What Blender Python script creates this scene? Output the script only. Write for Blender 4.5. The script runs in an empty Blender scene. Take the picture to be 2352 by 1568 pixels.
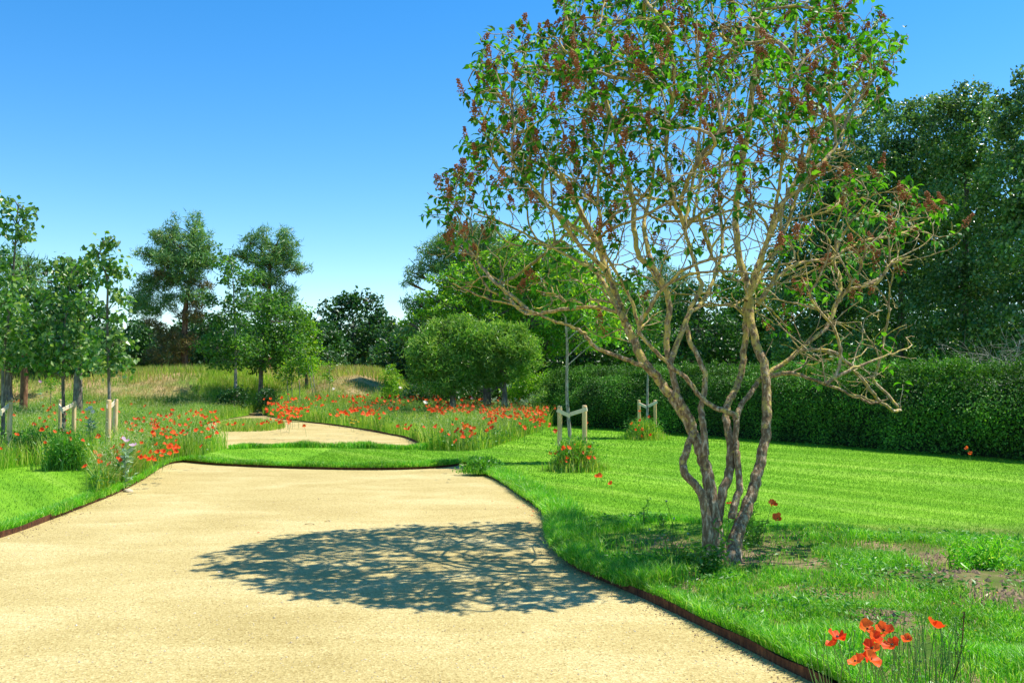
import bpy, math, random
import numpy as np
from mathutils import Vector, Matrix, kdtree
from mathutils.geometry import delaunay_2d_cdt

# ------------------------------------------------------------------ camera, sky, sun
R = math.radians
SC = bpy.context.scene
COL = SC.collection
FPX, CX, CY, HOR, EYE = 2037.0, 1176.0, 784.0, 870.0, 1.6
PITCH = math.atan((HOR - CY) / FPX)
cam = bpy.data.objects.new('camera', bpy.data.cameras.new('camera'))
COL.objects.link(cam)
cam.location = (0, 0, EYE)
cam.rotation_euler = (math.pi / 2 + PITCH, 0, 0)
cam.data.sensor_width = 36
cam.data.lens = 36 * FPX / 2352
cam.data.clip_start = 0.05
cam.data.clip_end = 3000
SC.camera = cam

SUN_EL, SUN_X, SUN_Y = R(62.5), 1.0, 0.34
W = bpy.data.worlds.new('World'); SC.world = W; W.use_nodes = True
nt = W.node_tree; nt.nodes.clear()
sky = nt.nodes.new('ShaderNodeTexSky'); sky.sky_type = 'NISHITA'; sky.sun_disc = False
sky.sun_elevation = SUN_EL; sky.sun_rotation = math.atan2(SUN_X, SUN_Y)
sky.air_density = 1.0; sky.dust_density = 0.1; sky.ozone_density = 2.5; sky.altitude = 0
hs = nt.nodes.new('ShaderNodeHueSaturation'); hs.inputs['Saturation'].default_value = 1.40
hs.inputs['Hue'].default_value = 0.500
bg = nt.nodes.new('ShaderNodeBackground'); bg.inputs['Strength'].default_value = 0.142
wo = nt.nodes.new('ShaderNodeOutputWorld')
nt.links.new(sky.outputs[0], hs.inputs['Color']); nt.links.new(hs.outputs[0], bg.inputs[0]); nt.links.new(bg.outputs[0], wo.inputs[0])
sl = bpy.data.lights.new('sun', 'SUN'); sl.energy = 5.0; sl.angle = R(0.5); sl.color = (1, 0.95, 0.86)
so = bpy.data.objects.new('sun', sl); COL.objects.link(so)
hn = math.hypot(SUN_X, SUN_Y)
SUNV = Vector((SUN_X / hn * math.cos(SUN_EL), SUN_Y / hn * math.cos(SUN_EL), math.sin(SUN_EL)))
so.rotation_euler = SUNV.to_track_quat('Z', 'Y').to_euler(); so.location = (20, 5, 30)
SC.view_settings.view_transform = 'Standard'; SC.view_settings.look = 'None'
SC.view_settings.gamma = 1; SC.view_settings.exposure = 0.62
SC.cycles.max_bounces = 6; SC.cycles.transparent_max_bounces = 4
SC.cycles.use_adaptive_sampling = True

rng = np.random.default_rng(7)
random.seed(7)
LAWN = 0.045

# ------------------------------------------------------------------ pixel of the 2352 px wide view -> point
cp, sp = math.cos(PITCH), math.sin(PITCH)
def ray(px, py):
    u = (px - CX) / FPX; v = (CY - py) / FPX
    return u, cp - v * sp, sp + v * cp
def pix(px, py, z=LAWN):
    x, y, w = ray(px, py)
    t = (z - EYE) / w
    return Vector((x * t, y * t, z))
def pixd(px, py, d):
    x, y, w = ray(px, py)
    t = d / y
    return Vector((x * t, d, EYE + w * t))

# ------------------------------------------------------------------ object helpers
def tag(o, label=None, cat=None, group=None, kind=None):
    if label: o['label'] = label
    if cat: o['category'] = cat
    if group: o['group'] = group
    if kind: o['kind'] = kind
    return o
def empty(name, loc=(0, 0, 0), rz=0):
    o = bpy.data.objects.new(name, None); COL.objects.link(o)
    o.location = loc; o.rotation_euler[2] = rz; o.empty_display_size = 0.2
    return o
def mesh_np(name, V, F, mats, midx=None, smooth=False):
    V = np.asarray(V, dtype=np.float32).reshape(-1, 3); F = np.asarray(F, dtype=np.int32)
    m = bpy.data.meshes.new(name); k = F.shape[1]; n = len(F)
    m.vertices.add(len(V)); m.vertices.foreach_set('co', V.ravel())
    m.loops.add(n * k); m.loops.foreach_set('vertex_index', F.ravel())
    m.polygons.add(n); m.polygons.foreach_set('loop_start', np.arange(0, n * k, k, dtype=np.int32))
    m.polygons.foreach_set('loop_total', np.full(n, k, dtype=np.int32))
    if midx is not None: m.polygons.foreach_set('material_index', np.asarray(midx, dtype=np.int32))
    m.polygons.foreach_set('use_smooth', np.full(n, smooth, dtype=bool))
    m.update(calc_edges=True)
    for mt in (mats if isinstance(mats, (list, tuple)) else [mats]): m.materials.append(mt)
    return m
def link(name, mesh, parent=None, loc=(0, 0, 0)):
    o = bpy.data.objects.new(name, mesh); COL.objects.link(o); o.location = loc
    if parent is not None: o.parent = parent
    return o
def add(name, V, F, mats, parent=None, midx=None, smooth=False):
    """vertices in world space; a parented part is moved into its parent's frame"""
    V = np.asarray(V, dtype=np.float32).reshape(-1, 3)
    if parent is not None:
        p = parent; off = np.zeros(3)
        while p is not None: off += np.array(p.location); p = p.parent
        V = V - off
    return link(name, mesh_np(name, V, F, mats, midx, smooth), parent)
def cat(parts):
    Vs, Fs, off = [], [], 0
    for v, f in parts:
        v = np.asarray(v).reshape(-1, 3)
        Vs.append(v); Fs.append(np.asarray(f) + off); off += len(v)
    return np.concatenate(Vs), np.concatenate(Fs)

# ------------------------------------------------------------------ materials
def mat(name): 
    m = bpy.data.materials.new(name); m.use_nodes = True
    t = m.node_tree; t.nodes.clear()
    return m, t
def N(t, kind, **kw):
    n = t.nodes.new(kind)
    for k, v in kw.items():
        if k.startswith('i_'): n.inputs[k[2:].replace('_', ' ')].default_value = v
        else: setattr(n, k, v)
    return n
def ramp(t, fac, stops, interp='LINEAR'):
    r = t.nodes.new('ShaderNodeValToRGB'); r.color_ramp.interpolation = interp
    e = r.color_ramp.elements
    while len(e) < len(stops): e.new(0.5)
    for i, (p, c) in enumerate(stops):
        e[i].position = p; e[i].color = (c[0], c[1], c[2], 1)
    t.links.new(fac, r.inputs[0]); return r.outputs[0]
def mix(t, fac, a, b, mode='MIX'):
    m = t.nodes.new('ShaderNodeMix'); m.data_type = 'RGBA'; m.blend_type = mode
    for s, v in ((m.inputs[0], fac), (m.inputs[6], a), (m.inputs[7], b)):
        if isinstance(v, bpy.types.NodeSocket): t.links.new(v, s)
        elif isinstance(v, (int, float)): s.default_value = v
        else: s.default_value = (v[0], v[1], v[2], 1)
    return m.outputs[2]
def noise(t, vec, scale, detail=3, rough=0.55, dist=0):
    n = N(t, 'ShaderNodeTexNoise', i_Scale=scale, i_Detail=detail, i_Roughness=rough, i_Distortion=dist)
    t.links.new(vec, n.inputs['Vector']); return n.outputs['Fac']
def pos(t): return t.nodes.new('ShaderNodeNewGeometry')
def out(t, sh):
    o = t.nodes.new('ShaderNodeOutputMaterial'); t.links.new(sh, o.inputs[0])
def leafmat(name, cols, trans=0.3, rough=0.45, clump=0.25, scale=1.2, spec=0.5, tcol=None):
    m, t = mat(name); g = pos(t)
    k = len(cols)
    c = ramp(t, g.outputs['Random Per Island'], [(i / max(1, k - 1), cc) for i, cc in enumerate(cols)])
    nz = noise(t, g.outputs['Position'], scale, 2)
    cl = ramp(t, nz, [(0.35, (1 - clump,) * 3), (0.65, (1 + clump * .6, 1 + clump * .6, 1 + clump * .2))])
    c = mix(t, 1.0, c, cl, 'MULTIPLY')
    p = N(t, 'ShaderNodeBsdfPrincipled', i_Roughness=rough); p.inputs['Specular IOR Level'].default_value = spec
    t.links.new(c, p.inputs['Base Color'])
    tr = t.nodes.new('ShaderNodeBsdfTranslucent')
    tc = mix(t, 1.0, c, tcol or (1.5, 1.5, 0.6), 'MULTIPLY'); t.links.new(tc, tr.inputs[0])
    ms = N(t, 'ShaderNodeMixShader'); ms.inputs[0].default_value = trans
    t.links.new(p.outputs[0], ms.inputs[1]); t.links.new(tr.outputs[0], ms.inputs[2])
    out(t, ms.outputs[0]); return m
def plain(name, col, rough=0.8, var=0.2, scale=20, bump=0.0, trans=0):
    m, t = mat(name); g = pos(t)
    nz = noise(t, g.outputs['Position'], scale, 4)
    c = mix(t, nz, tuple(x * (1 - var) for x in col), tuple(x * (1 + var) for x in col))
    p = N(t, 'ShaderNodeBsdfPrincipled', i_Roughness=rough); t.links.new(c, p.inputs['Base Color'])
    if bump:
        b = N(t, 'ShaderNodeBump', i_Strength=bump, i_Distance=0.01); t.links.new(nz, b.inputs['Height']); t.links.new(b.outputs[0], p.inputs['Normal'])
    sh = p.outputs[0]
    if trans:
        tr = t.nodes.new('ShaderNodeBsdfTranslucent'); t.links.new(c, tr.inputs[0])
        ms = N(t, 'ShaderNodeMixShader'); ms.inputs[0].default_value = trans
        t.links.new(sh, ms.inputs[1]); t.links.new(tr.outputs[0], ms.inputs[2]); sh = ms.outputs[0]
    out(t, sh); return m

HDIR = Vector((5.9, -7.9, 0)).normalized()      # direction the hedge and the mowing lines run in
def lawn_color(t, g):
    mp = N(t, 'ShaderNodeMapping', vector_type='POINT'); t.links.new(g.outputs['Position'], mp.inputs[0])
    ang = math.atan2(HDIR.y, HDIR.x)
    mp.inputs['Rotation'].default_value = (0, 0, -ang)
    sx = N(t, 'ShaderNodeVectorMath', operation='MULTIPLY'); sx.inputs[1].default_value = (0.035, 1, 1)
    t.links.new(mp.outputs[0], sx.inputs[0])
    st = noise(t, sx.outputs[0], 2.2, 4, 0.65, 0.12)
    st2 = noise(t, sx.outputs[0], 8.0, 4, 0.65, 0.1)
    big = noise(t, g.outputs['Position'], 0.45, 3)
    c = ramp(t, st, [(0.30, (0.115, 0.30, 0.012)), (0.5, (0.16, 0.365, 0.016)), (0.70, (0.26, 0.46, 0.05))])
    c = mix(t, 0.6, c, ramp(t, st2, [(0.3, (0.7, 0.75, 0.7)), (0.55, (1, 1, 1)), (0.75, (1.5, 1.35, 1.6))]), 'MULTIPLY')
    c = mix(t, 0.5, c, ramp(t, big, [(0.35, (0.8, 0.88, 0.8)), (0.65, (1.25, 1.12, 1.0))]), 'MULTIPLY')
    return c
def mk_lawn():
    m, t = mat('mown_grass'); g = pos(t); c = lawn_color(t, g)
    fine = noise(t, g.outputs['Position'], 60, 3, 0.7)
    c = mix(t, 0.8, c, ramp(t, fine, [(0.3, (0.6, 0.6, 0.6)), (0.7, (1.3, 1.3, 1.3))]), 'MULTIPLY')
    soil = noise(t, g.outputs['Position'], 1.7, 4, 0.6)
    # rough strip near the camera: soil shows between the tufts
    sep = N(t, 'ShaderNodeSeparateXYZ'); t.links.new(g.outputs['Position'], sep.inputs[0])
    mr = N(t, 'ShaderNodeMapRange'); t.links.new(sep.outputs['Y'], mr.inputs[0])
    mr.inputs[1].default_value = 9.6; mr.inputs[2].default_value = 8.6
    mxp = N(t, 'ShaderNodeMapRange'); t.links.new(sep.outputs['X'], mxp.inputs[0])
    mxp.inputs[1].default_value = 0.0; mxp.inputs[2].default_value = 0.3
    mm = N(t, 'ShaderNodeMath', operation='MULTIPLY'); t.links.new(mr.outputs[0], mm.inputs[0]); t.links.new(mxp.outputs[0], mm.inputs[1])
    sc = ramp(t, soil, [(0.35, (0.05, 0.12, 0.012)), (0.5, (0.11, 0.13, 0.03)), (0.62, (0.26, 0.19, 0.10))])
    c = mix(t, mm.outputs[0], c, sc)
    p = N(t, 'ShaderNodeBsdfPrincipled', i_Roughness=0.9); p.inputs['Specular IOR Level'].default_value = 0.1
    t.links.new(c, p.inputs['Base Color'])
    b = N(t, 'ShaderNodeBump', i_Strength=0.6, i_Distance=0.02); t.links.new(fine, b.inputs['Height']); t.links.new(b.outputs[0], p.inputs['Normal'])
    out(t, p.outputs[0]); return m
def mk_lawnblade():
    m, t = mat('mown_blades'); g = pos(t); c = lawn_color(t, g)
    c = mix(t, 1.0, c, ramp(t, g.outputs['Random Per Island'], [(0, (0.75, 0.8, 0.7)), (0.6, (1.05, 1.05, 1)), (0.92, (1.3, 1.2, 1.2)), (1, (2.2, 1.7, 3.5))]), 'MULTIPLY')
    p = N(t, 'ShaderNodeBsdfPrincipled', i_Roughness=0.5); t.links.new(c, p.inputs['Base Color'])
    p.inputs['Specular IOR Level'].default_value = 0.3
    tr = t.nodes.new('ShaderNodeBsdfTranslucent'); t.links.new(c, tr.inputs[0])
    ms = N(t, 'ShaderNodeMixShader'); ms.inputs[0].default_value = 0.4
    t.links.new(p.outputs[0], ms.inputs[1]); t.links.new(tr.outputs[0], ms.inputs[2]); out(t, ms.outputs[0]); return m
def mk_gravel():
    m, t = mat('pale_gravel'); g = pos(t); P = g.outputs['Position']
    mp = N(t, 'ShaderNodeMapping'); t.links.new(P, mp.inputs[0]); mp.inputs['Rotation'].default_value = (0, 0, R(-20)); mp.inputs['Scale'].default_value = (0.6, 1.2, 1)
    a = noise(t, mp.outputs[0], 1.1, 5, 0.6, 0.6)
    bnd = noise(t, P, 0.35, 3)
    c = ramp(t, a, [(0.30, (0.41, 0.325, 0.128)), (0.5, (0.475, 0.385, 0.163)), (0.68, (0.55, 0.46, 0.22))])
    c = mix(t, 0.6, c, ramp(t, bnd, [(0.3, (0.94, 0.93, 0.86)), (0.7, (1.04, 1.04, 1.04))]), 'MULTIPLY')
    v = N(t, 'ShaderNodeTexVoronoi', i_Scale=85); t.links.new(P, v.inputs['Vector'])
    sv = N(t, 'ShaderNodeSeparateColor'); t.links.new(v.outputs['Color'], sv.inputs[0])
    c = mix(t, 0.85, c, ramp(t, sv.outputs[0], [(0, (0.62, 0.55, 0.45)), (0.15, (0.88, 0.85, 0.8)), (0.6, (1.0, 1.0, 1.0)), (0.9, (1.15, 1.15, 1.2)), (1, (1.35, 1.4, 1.6))]), 'MULTIPLY')
    f = noise(t, P, 40, 4, 0.75)
    c = mix(t, 0.7, c, ramp(t, f, [(0.35, (0.78, 0.75, 0.68)), (0.6, (1.08, 1.08, 1.08))]), 'MULTIPLY')
    p = N(t, 'ShaderNodeBsdfPrincipled', i_Roughness=0.95); p.inputs['Specular IOR Level'].default_value = 0.15
    t.links.new(c, p.inputs['Base Color'])
    ad = N(t, 'ShaderNodeMath', operation='ADD'); t.links.new(f, ad.inputs[0]); t.links.new(v.outputs['Distance'], ad.inputs[1])
    b = N(t, 'ShaderNodeBump', i_Strength=0.55, i_Distance=0.006); t.links.new(ad.outputs[0], b.inputs['Height'])
    b2 = N(t, 'ShaderNodeBump', i_Strength=0.12, i_Distance=0.02); t.links.new(a, b2.inputs['Height']); t.links.new(b.outputs[0], b2.inputs['Normal'])
    t.links.new(b2.outputs[0], p.inputs['Normal']); out(t, p.outputs[0]); return m
def mk_bark(name, base, pale, lichen, amount, scale=14, zr=None):
    m, t = mat(name); g = pos(t); P = g.outputs['Position']
    mp = N(t, 'ShaderNodeMapping'); t.links.new(P, mp.inputs[0]); mp.inputs['Scale'].default_value = (1, 1, 0.35)
    a = noise(t, mp.outputs[0], scale * 3, 5, 0.65)
    c = ramp(t, a, [(0.3, tuple(x * .45 for x in base)), (0.5, base), (0.68, pale)])
    l = noise(t, P, scale, 4, 0.7)
    if zr:
        se = N(t, 'ShaderNodeSeparateXYZ'); t.links.new(P, se.inputs[0]); mr = N(t, 'ShaderNodeMapRange'); t.links.new(se.outputs['Z'], mr.inputs[0])
        mr.inputs[1].default_value = zr[0]; mr.inputs[2].default_value = zr[1]; mr.inputs[3].default_value = -.10; mr.inputs[4].default_value = .10
        ad = N(t, 'ShaderNodeMath', operation='ADD'); t.links.new(l, ad.inputs[0]); t.links.new(mr.outputs[0], ad.inputs[1]); l = ad.outputs[0]
    lf = ramp(t, l, [(amount, (0, 0, 0)), (amount + 0.08, (1, 1, 1))])
    c = mix(t, lf, c, mix(t, a, tuple(x * .6 for x in lichen), lichen))
    p = N(t, 'ShaderNodeBsdfPrincipled', i_Roughness=0.9); t.links.new(c, p.inputs['Base Color'])
    p.inputs['Specular IOR Level'].default_value = 0.2
    b = N(t, 'ShaderNodeBump', i_Strength=0.9, i_Distance=0.012); t.links.new(a, b.inputs['Height']); t.links.new(b.outputs[0], p.inputs['Normal'])
    out(t, p.outputs[0]); return m
def mk_bank():
    m, t = mat('dry_bank'); g = pos(t); P = g.outputs['Position']
    a = noise(t, P, 0.7, 5, 0.65); b_ = noise(t, P, 7, 4, 0.6)
    c = ramp(t, a, [(0.35, (0.12, 0.20, 0.03)), (0.47, (0.26, 0.25, 0.08)), (0.6, (0.42, 0.30, 0.14)), (0.75, (0.48, 0.36, 0.18))])
    c = mix(t, 0.8, c, ramp(t, b_, [(0.3, (0.6, 0.6, 0.6)), (0.7, (1.25, 1.25, 1.25))]), 'MULTIPLY')
    p = N(t, 'ShaderNodeBsdfPrincipled', i_Roughness=1); t.links.new(c, p.inputs['Base Color']); p.inputs['Specular IOR Level'].default_value = 0.1
    out(t, p.outputs[0]); return m
def mk_petal(name, lo, hi, trans=0.45):
    m, t = mat(name); g = pos(t); oi = t.nodes.new('ShaderNodeObjectInfo')
    ad = N(t, 'ShaderNodeMath', operation='ADD'); t.links.new(oi.outputs['Random'], ad.inputs[0]); t.links.new(g.outputs['Random Per Island'], ad.inputs[1])
    fr = N(t, 'ShaderNodeMath', operation='FRACT'); t.links.new(ad.outputs[0], fr.inputs[0])
    c = ramp(t, fr.outputs[0], [(0, lo), (1, hi)])
    p = N(t, 'ShaderNodeBsdfPrincipled', i_Roughness=0.5); t.links.new(c, p.inputs['Base Color']); p.inputs['Specular IOR Level'].default_value = 0.25
    tr = t.nodes.new('ShaderNodeBsdfTranslucent'); t.links.new(c, tr.inputs[0])
    ms = N(t, 'ShaderNodeMixShader'); ms.inputs[0].default_value = trans
    t.links.new(p.outputs[0], ms.inputs[1]); t.links.new(tr.outputs[0], ms.inputs[2]); out(t, ms.outputs[0]); return m
def mk_wood():
    m, t = mat('stake_wood'); g = pos(t); P = g.outputs['Position']
    mp = N(t, 'ShaderNodeMapping'); t.links.new(P, mp.inputs[0]); mp.inputs['Scale'].default_value = (30, 30, 2)
    a = noise(t, mp.outputs[0], 1.5, 4, 0.6); b_ = noise(t, P, 5, 3)
    c = ramp(t, a, [(0.3, (0.50, 0.29, 0.10)), (0.55, (0.78, 0.53, 0.24)), (0.75, (0.85, 0.66, 0.38))])
    c = mix(t, ramp(t, b_, [(0.5, (0, 0, 0)), (0.7, (0.3, 0.3, 0.3))]), c, (0.6, 0.52, 0.38))
    p = N(t, 'ShaderNodeBsdfPrincipled', i_Roughness=0.8); t.links.new(c, p.inputs['Base Color'])
    out(t, p.outputs[0]); return m

M = dict(
    seedtop=leafmat('grass_seed_tops', [(0.35, 0.42, 0.12), (0.55, 0.55, 0.28), (0.7, 0.66, 0.45), (0.3, 0.4, 0.1)], 0.3, 0.6, 0.1, 3),
    pebble=leafmat('small_pebbles', [(0.35, 0.25, 0.13), (0.55, 0.45, 0.28), (0.7, 0.62, 0.45)], 0.0, 0.9, 0.1, 3),
    lawn=mk_lawn(), blade=mk_lawnblade(), gravel=mk_gravel(), bank=mk_bank(), wood=mk_wood(),
    rough=leafmat('rough_grass', [(0.050, 0.241, 0.009), (0.100, 0.391, 0.011), (0.150, 0.483, 0.016), (0.240, 0.540, 0.036), (0.500, 0.690, 0.162)], 0.4, 0.45, 0.25, 1.5),
    meadow=leafmat('meadow_grass', [(0.10, 0.28, 0.012), (0.17, 0.39, 0.02), (0.27, 0.46, 0.04), (0.42, 0.52, 0.09), (0.68, 0.68, 0.28)], 0.42, 0.5, 0.3, 0.8),
    weed=leafmat('weed_leaf', [(0.042, 0.182, 0.017), (0.084, 0.286, 0.022), (0.140, 0.351, 0.033)], 0.35, 0.45, 0.3, 0.9),
    dry=leafmat('dry_grass', [(0.14, 0.22, 0.03), (0.38, 0.30, 0.12), (0.55, 0.40, 0.2), (0.60, 0.48, 0.26)], 0.3, 0.7, 0.25, 0.6),
    lilac=leafmat('lilac_leaf', [(0.02, 0.11, 0.008), (0.03, 0.15, 0.008), (0.055, 0.23, 0.010), (0.09, 0.31, 0.015), (0.16, 0.40, 0.03)], 0.42, 0.5, 0.2, 2.0, 0.35),
    seed=plain('seed_capsules', (0.36, 0.125, 0.035), 0.8, 0.45, 60),
    lime=leafmat('lime_leaf', [(0.048, 0.144, 0.022), (0.084, 0.228, 0.033), (0.156, 0.312, 0.055), (0.456, 0.552, 0.275)], 0.35, 0.35, 0.25, 2.0),
    pine=leafmat('pine_needles', [(0.067, 0.183, 0.043), (0.111, 0.285, 0.073), (0.200, 0.387, 0.109), (0.267, 0.342, 0.061)], 0.2, 0.5, 0.3, 0.8),
    pineold=leafmat('pine_needles_brown', [(0.091, 0.108, 0.030), (0.182, 0.156, 0.040), (0.286, 0.180, 0.060)], 0.2, 0.6, 0.2, 0.8),
    broad=leafmat('broad_leaf', [(0.032, 0.108, 0.014), (0.063, 0.194, 0.022), (0.105, 0.270, 0.035), (0.190, 0.357, 0.070)], 0.42, 0.4, 0.3, 0.8),
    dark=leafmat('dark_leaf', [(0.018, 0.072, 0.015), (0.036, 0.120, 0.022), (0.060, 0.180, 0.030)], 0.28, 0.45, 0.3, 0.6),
    poplar=leafmat('poplar_leaf', [(0.045, 0.128, 0.025), (0.075, 0.195, 0.039), (0.135, 0.270, 0.070), (0.330, 0.450, 0.210)], 0.3, 0.3, 0.3, 0.7),  # palest leaf share paints in the silvery sunlit highlights
    bright=leafmat('bright_leaf', [(0.062, 0.204, 0.015), (0.125, 0.336, 0.020), (0.225, 0.456, 0.030), (0.375, 0.528, 0.050)], 0.45, 0.4, 0.25, 0.9),
    willow=leafmat('willow_leaf', [(0.075, 0.210, 0.024), (0.135, 0.322, 0.036), (0.225, 0.420, 0.072), (0.390, 0.532, 0.180)], 0.42, 0.4, 0.25, 1.0),
    hedge=leafmat('hedge_leaf', [(0.025, 0.10, 0.008), (0.055, 0.18, 0.012), (0.105, 0.28, 0.025), (0.19, 0.39, 0.06)], 0.22, 0.5, 0.45, 0.9, 0.3),
    glauc=leafmat('grey_green_leaf', [(0.18, 0.33, 0.20), (0.30, 0.45, 0.30), (0.42, 0.55, 0.40)], 0.25, 0.5, 0.15, 2),
    stem=leafmat('flower_stem', [(0.09, 0.22, 0.03), (0.16, 0.30, 0.06)], 0.2, 0.6, 0.1, 2),
    core=plain('hedge_interior', (0.012, 0.03, 0.008), 1.0, 0.4, 3),  # near-black, paints the shade between the hedge leaves
    bark=mk_bark('lilac_bark', (0.26, 0.165, 0.085), (0.70, 0.56, 0.35), (0.68, 0.52, 0.14), 0.53, 14, (0.4, 2.4)),
    barkup=mk_bark('lichen_bark', (0.32, 0.23, 0.12), (0.68, 0.55, 0.32), (0.66, 0.49, 0.09), 0.50, 9),
    twig=mk_bark('twig_bark', (0.42, 0.30, 0.15), (0.74, 0.63, 0.40), (0.66, 0.50, 0.11), 0.52, 5),
    pbark=mk_bark('pine_bark', (0.22, 0.10, 0.055), (0.40, 0.22, 0.12), (0.3, 0.2, 0.1), 0.7, 4),
    gbark=mk_bark('grey_bark', (0.17, 0.14, 0.11), (0.34, 0.30, 0.24), (0.3, 0.32, 0.16), 0.62, 4),
    palebark=mk_bark('pale_young_bark', (0.30, 0.27, 0.22), (0.55, 0.50, 0.42), (0.2, 0.18, 0.14), 0.6, 8),
    rust=mk_bark('rusty_steel', (0.10, 0.042, 0.02), (0.20, 0.085, 0.035), (0.07, 0.035, 0.02), 0.58, 10),
    red=mk_petal('red_petal', (0.82, 0.05, 0.008), (0.95, 0.20, 0.03)),
    pinkp=mk_petal('pink_petal', (0.62, 0.34, 0.50), (0.80, 0.62, 0.74)),
    whitep=mk_petal('white_petal', (0.86, 0.78, 0.72), (0.90, 0.86, 0.80), .6),
    yellowp=mk_petal('yellow_petal', (0.75, 0.50, 0.02), (0.80, 0.62, 0.05)),
    orangep=mk_petal('orange_petal', (0.75, 0.22, 0.03), (0.80, 0.35, 0.05)),
    black=plain('poppy_centre', (0.012, 0.012, 0.01), 0.7, 0.3, 50),
    stone=plain('pale_stone', (0.55, 0.45, 0.30), 0.9, 0.25, 8, 0.5),
    strap=plain('weathered_slat', (0.75, 0.62, 0.42), 0.8, 0.25, 15),
    soil=plain('bare_soil', (0.26, 0.175, 0.10), 1.0, 0.5, 12, 0.8),
    ground=plain('wood_floor', (0.05, 0.09, 0.02), 1.0, 0.4, 0.5),
)

# ------------------------------------------------------------------ shapes
def unit(a): return a / np.maximum(np.linalg.norm(a, axis=-1, keepdims=True), 1e-9)
def rdir(n, zb=0.0, zs=1.0):
    d = rng.normal(size=(n, 3)); d[:, 2] = d[:, 2] * zs + zb
    return unit(d)
T_QUAD = (np.array([(0, 0, 0), (.45, .5, .08), (1, 0, -.05), (.45, -.5, .08)], float), np.array([(0, 1, 2), (0, 2, 3)]))
T_NEEDLE = (np.array([(0, .5, 0), (0, -.5, 0), (1, 0, 0)], float), np.array([(0, 1, 2)]))
T_LEAF = (np.array([(0, 0, 0), (.22, .44, .10), (.6, .36, .05), (1, 0, -.30), (.6, -.36, .05), (.22, -.44, .10), (.3, 0, 0), (.65, 0, -.08)], float),
          np.array([(0, 1, 6), (1, 2, 6), (6, 2, 7), (2, 3, 7), (0, 6, 5), (5, 6, 4), (6, 7, 4), (4, 7, 3)]))
def leaves(P, ax, nr, L, Wd, T=T_QUAD):
    P = np.asarray(P); n = len(P); ax = unit(ax)
    sd = unit(np.cross(ax, nr)); nr = np.cross(sd, ax)
    L = np.broadcast_to(L, (n,))[:, None, None]; Wd = np.broadcast_to(Wd, (n,))[:, None, None]
    tv, tf = T
    V = P[:, None, :] + tv[None, :, 0:1] * L * ax[:, None, :] + tv[None, :, 1:2] * Wd * sd[:, None, :] + tv[None, :, 2:3] * L * nr[:, None, :]
    F = tf[None] + (np.arange(n) * len(tv))[:, None, None]
    return V.reshape(-1, 3), F.reshape(-1, tf.shape[1])
def tube(pts, rad, sides=6, bump=0.0, seed=0):
    """one tapered tube along a polyline, as quads"""
    p = np.asarray(pts, float); n = len(p); rad = np.broadcast_to(rad, (n,))
    tg = np.gradient(p, axis=0) if n > 2 else np.repeat((p[1:] - p[:-1]), 2, axis=0)
    tg = unit(tg); ref = np.array([0.31, 0.93, 0.17]) if abs(unit(p[-1] - p[0])[2]) > 0.4 else np.array([0.05, 0.1, 1.0])
    a = unit(np.cross(tg, ref)); b = np.cross(tg, a)
    th = np.arange(sides) * 2 * math.pi / sides
    rr = rad[:, None] * np.ones((1, sides))
    if bump:
        q = np.linspace(0, n * 0.7, n)[:, None]
        rr = rr * (1 + bump * (np.sin(3 * th[None] + q * 0.8 + seed) * .6 + np.sin(5 * th[None] - q * 1.7 + seed * 2) * .4 + 0.5 * np.sin(q * 3.1 + th[None] + seed)))
    V = p[:, None] + rr[..., None] * (np.cos(th)[None, :, None] * a[:, None] + np.sin(th)[None, :, None] * b[:, None])
    i = np.arange(n - 1)[:, None] * sides; j = np.arange(sides)[None]; jn = (j + 1) % sides
    F = np.stack([i + j, i + jn, i + sides + jn, i + sides + j], -1).reshape(-1, 4)
    return V.reshape(-1, 3), F
def bez(pts, n=6):
    """Catmull-Rom through the points"""
    p = np.asarray(pts, float)
    if len(p) < 3: return np.array([p[0] + (p[-1] - p[0]) * t for t in np.linspace(0, 1, n)])
    q = np.vstack([2 * p[0] - p[1], p, 2 * p[-1] - p[-2]]); o = []
    for i in range(1, len(q) - 2):
        for t in np.linspace(0, 1, n, endpoint=False):
            a, b, c, d = q[i - 1], q[i], q[i + 1], q[i + 2]
            o.append(0.5 * ((2 * b) + (c - a) * t + (2 * a - 5 * b + 4 * c - d) * t * t + (3 * b - a - 3 * c + d) * t ** 3))
    o.append(p[-1]); return np.array(o)
def inpoly(x, y, poly):
    x = np.asarray(x); y = np.asarray(y); c = np.zeros(x.shape, bool); n = len(poly); j = n - 1
    for i in range(n):
        xi, yi = poly[i][0], poly[i][1]; xj, yj = poly[j][0], poly[j][1]
        if yi != yj:
            c ^= ((yi > y) != (yj > y)) & (x < (xj - xi) * (y - yi) / (yj - yi) + xi)
        j = i
    return c
def scatter(poly, n, w=None):
    poly = np.asarray(poly)[:, :2]; lo, hi = poly.min(0), poly.max(0); res = np.zeros((0, 2))
    while len(res) < n:
        q = rng.uniform(lo, hi, (n * 2, 2)); q = q[inpoly(q[:, 0], q[:, 1], poly)]
        if w is not None: q = q[rng.random(len(q)) < w(q[:, 0], q[:, 1])]
        res = np.vstack([res, q])
    return res[:n]
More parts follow.
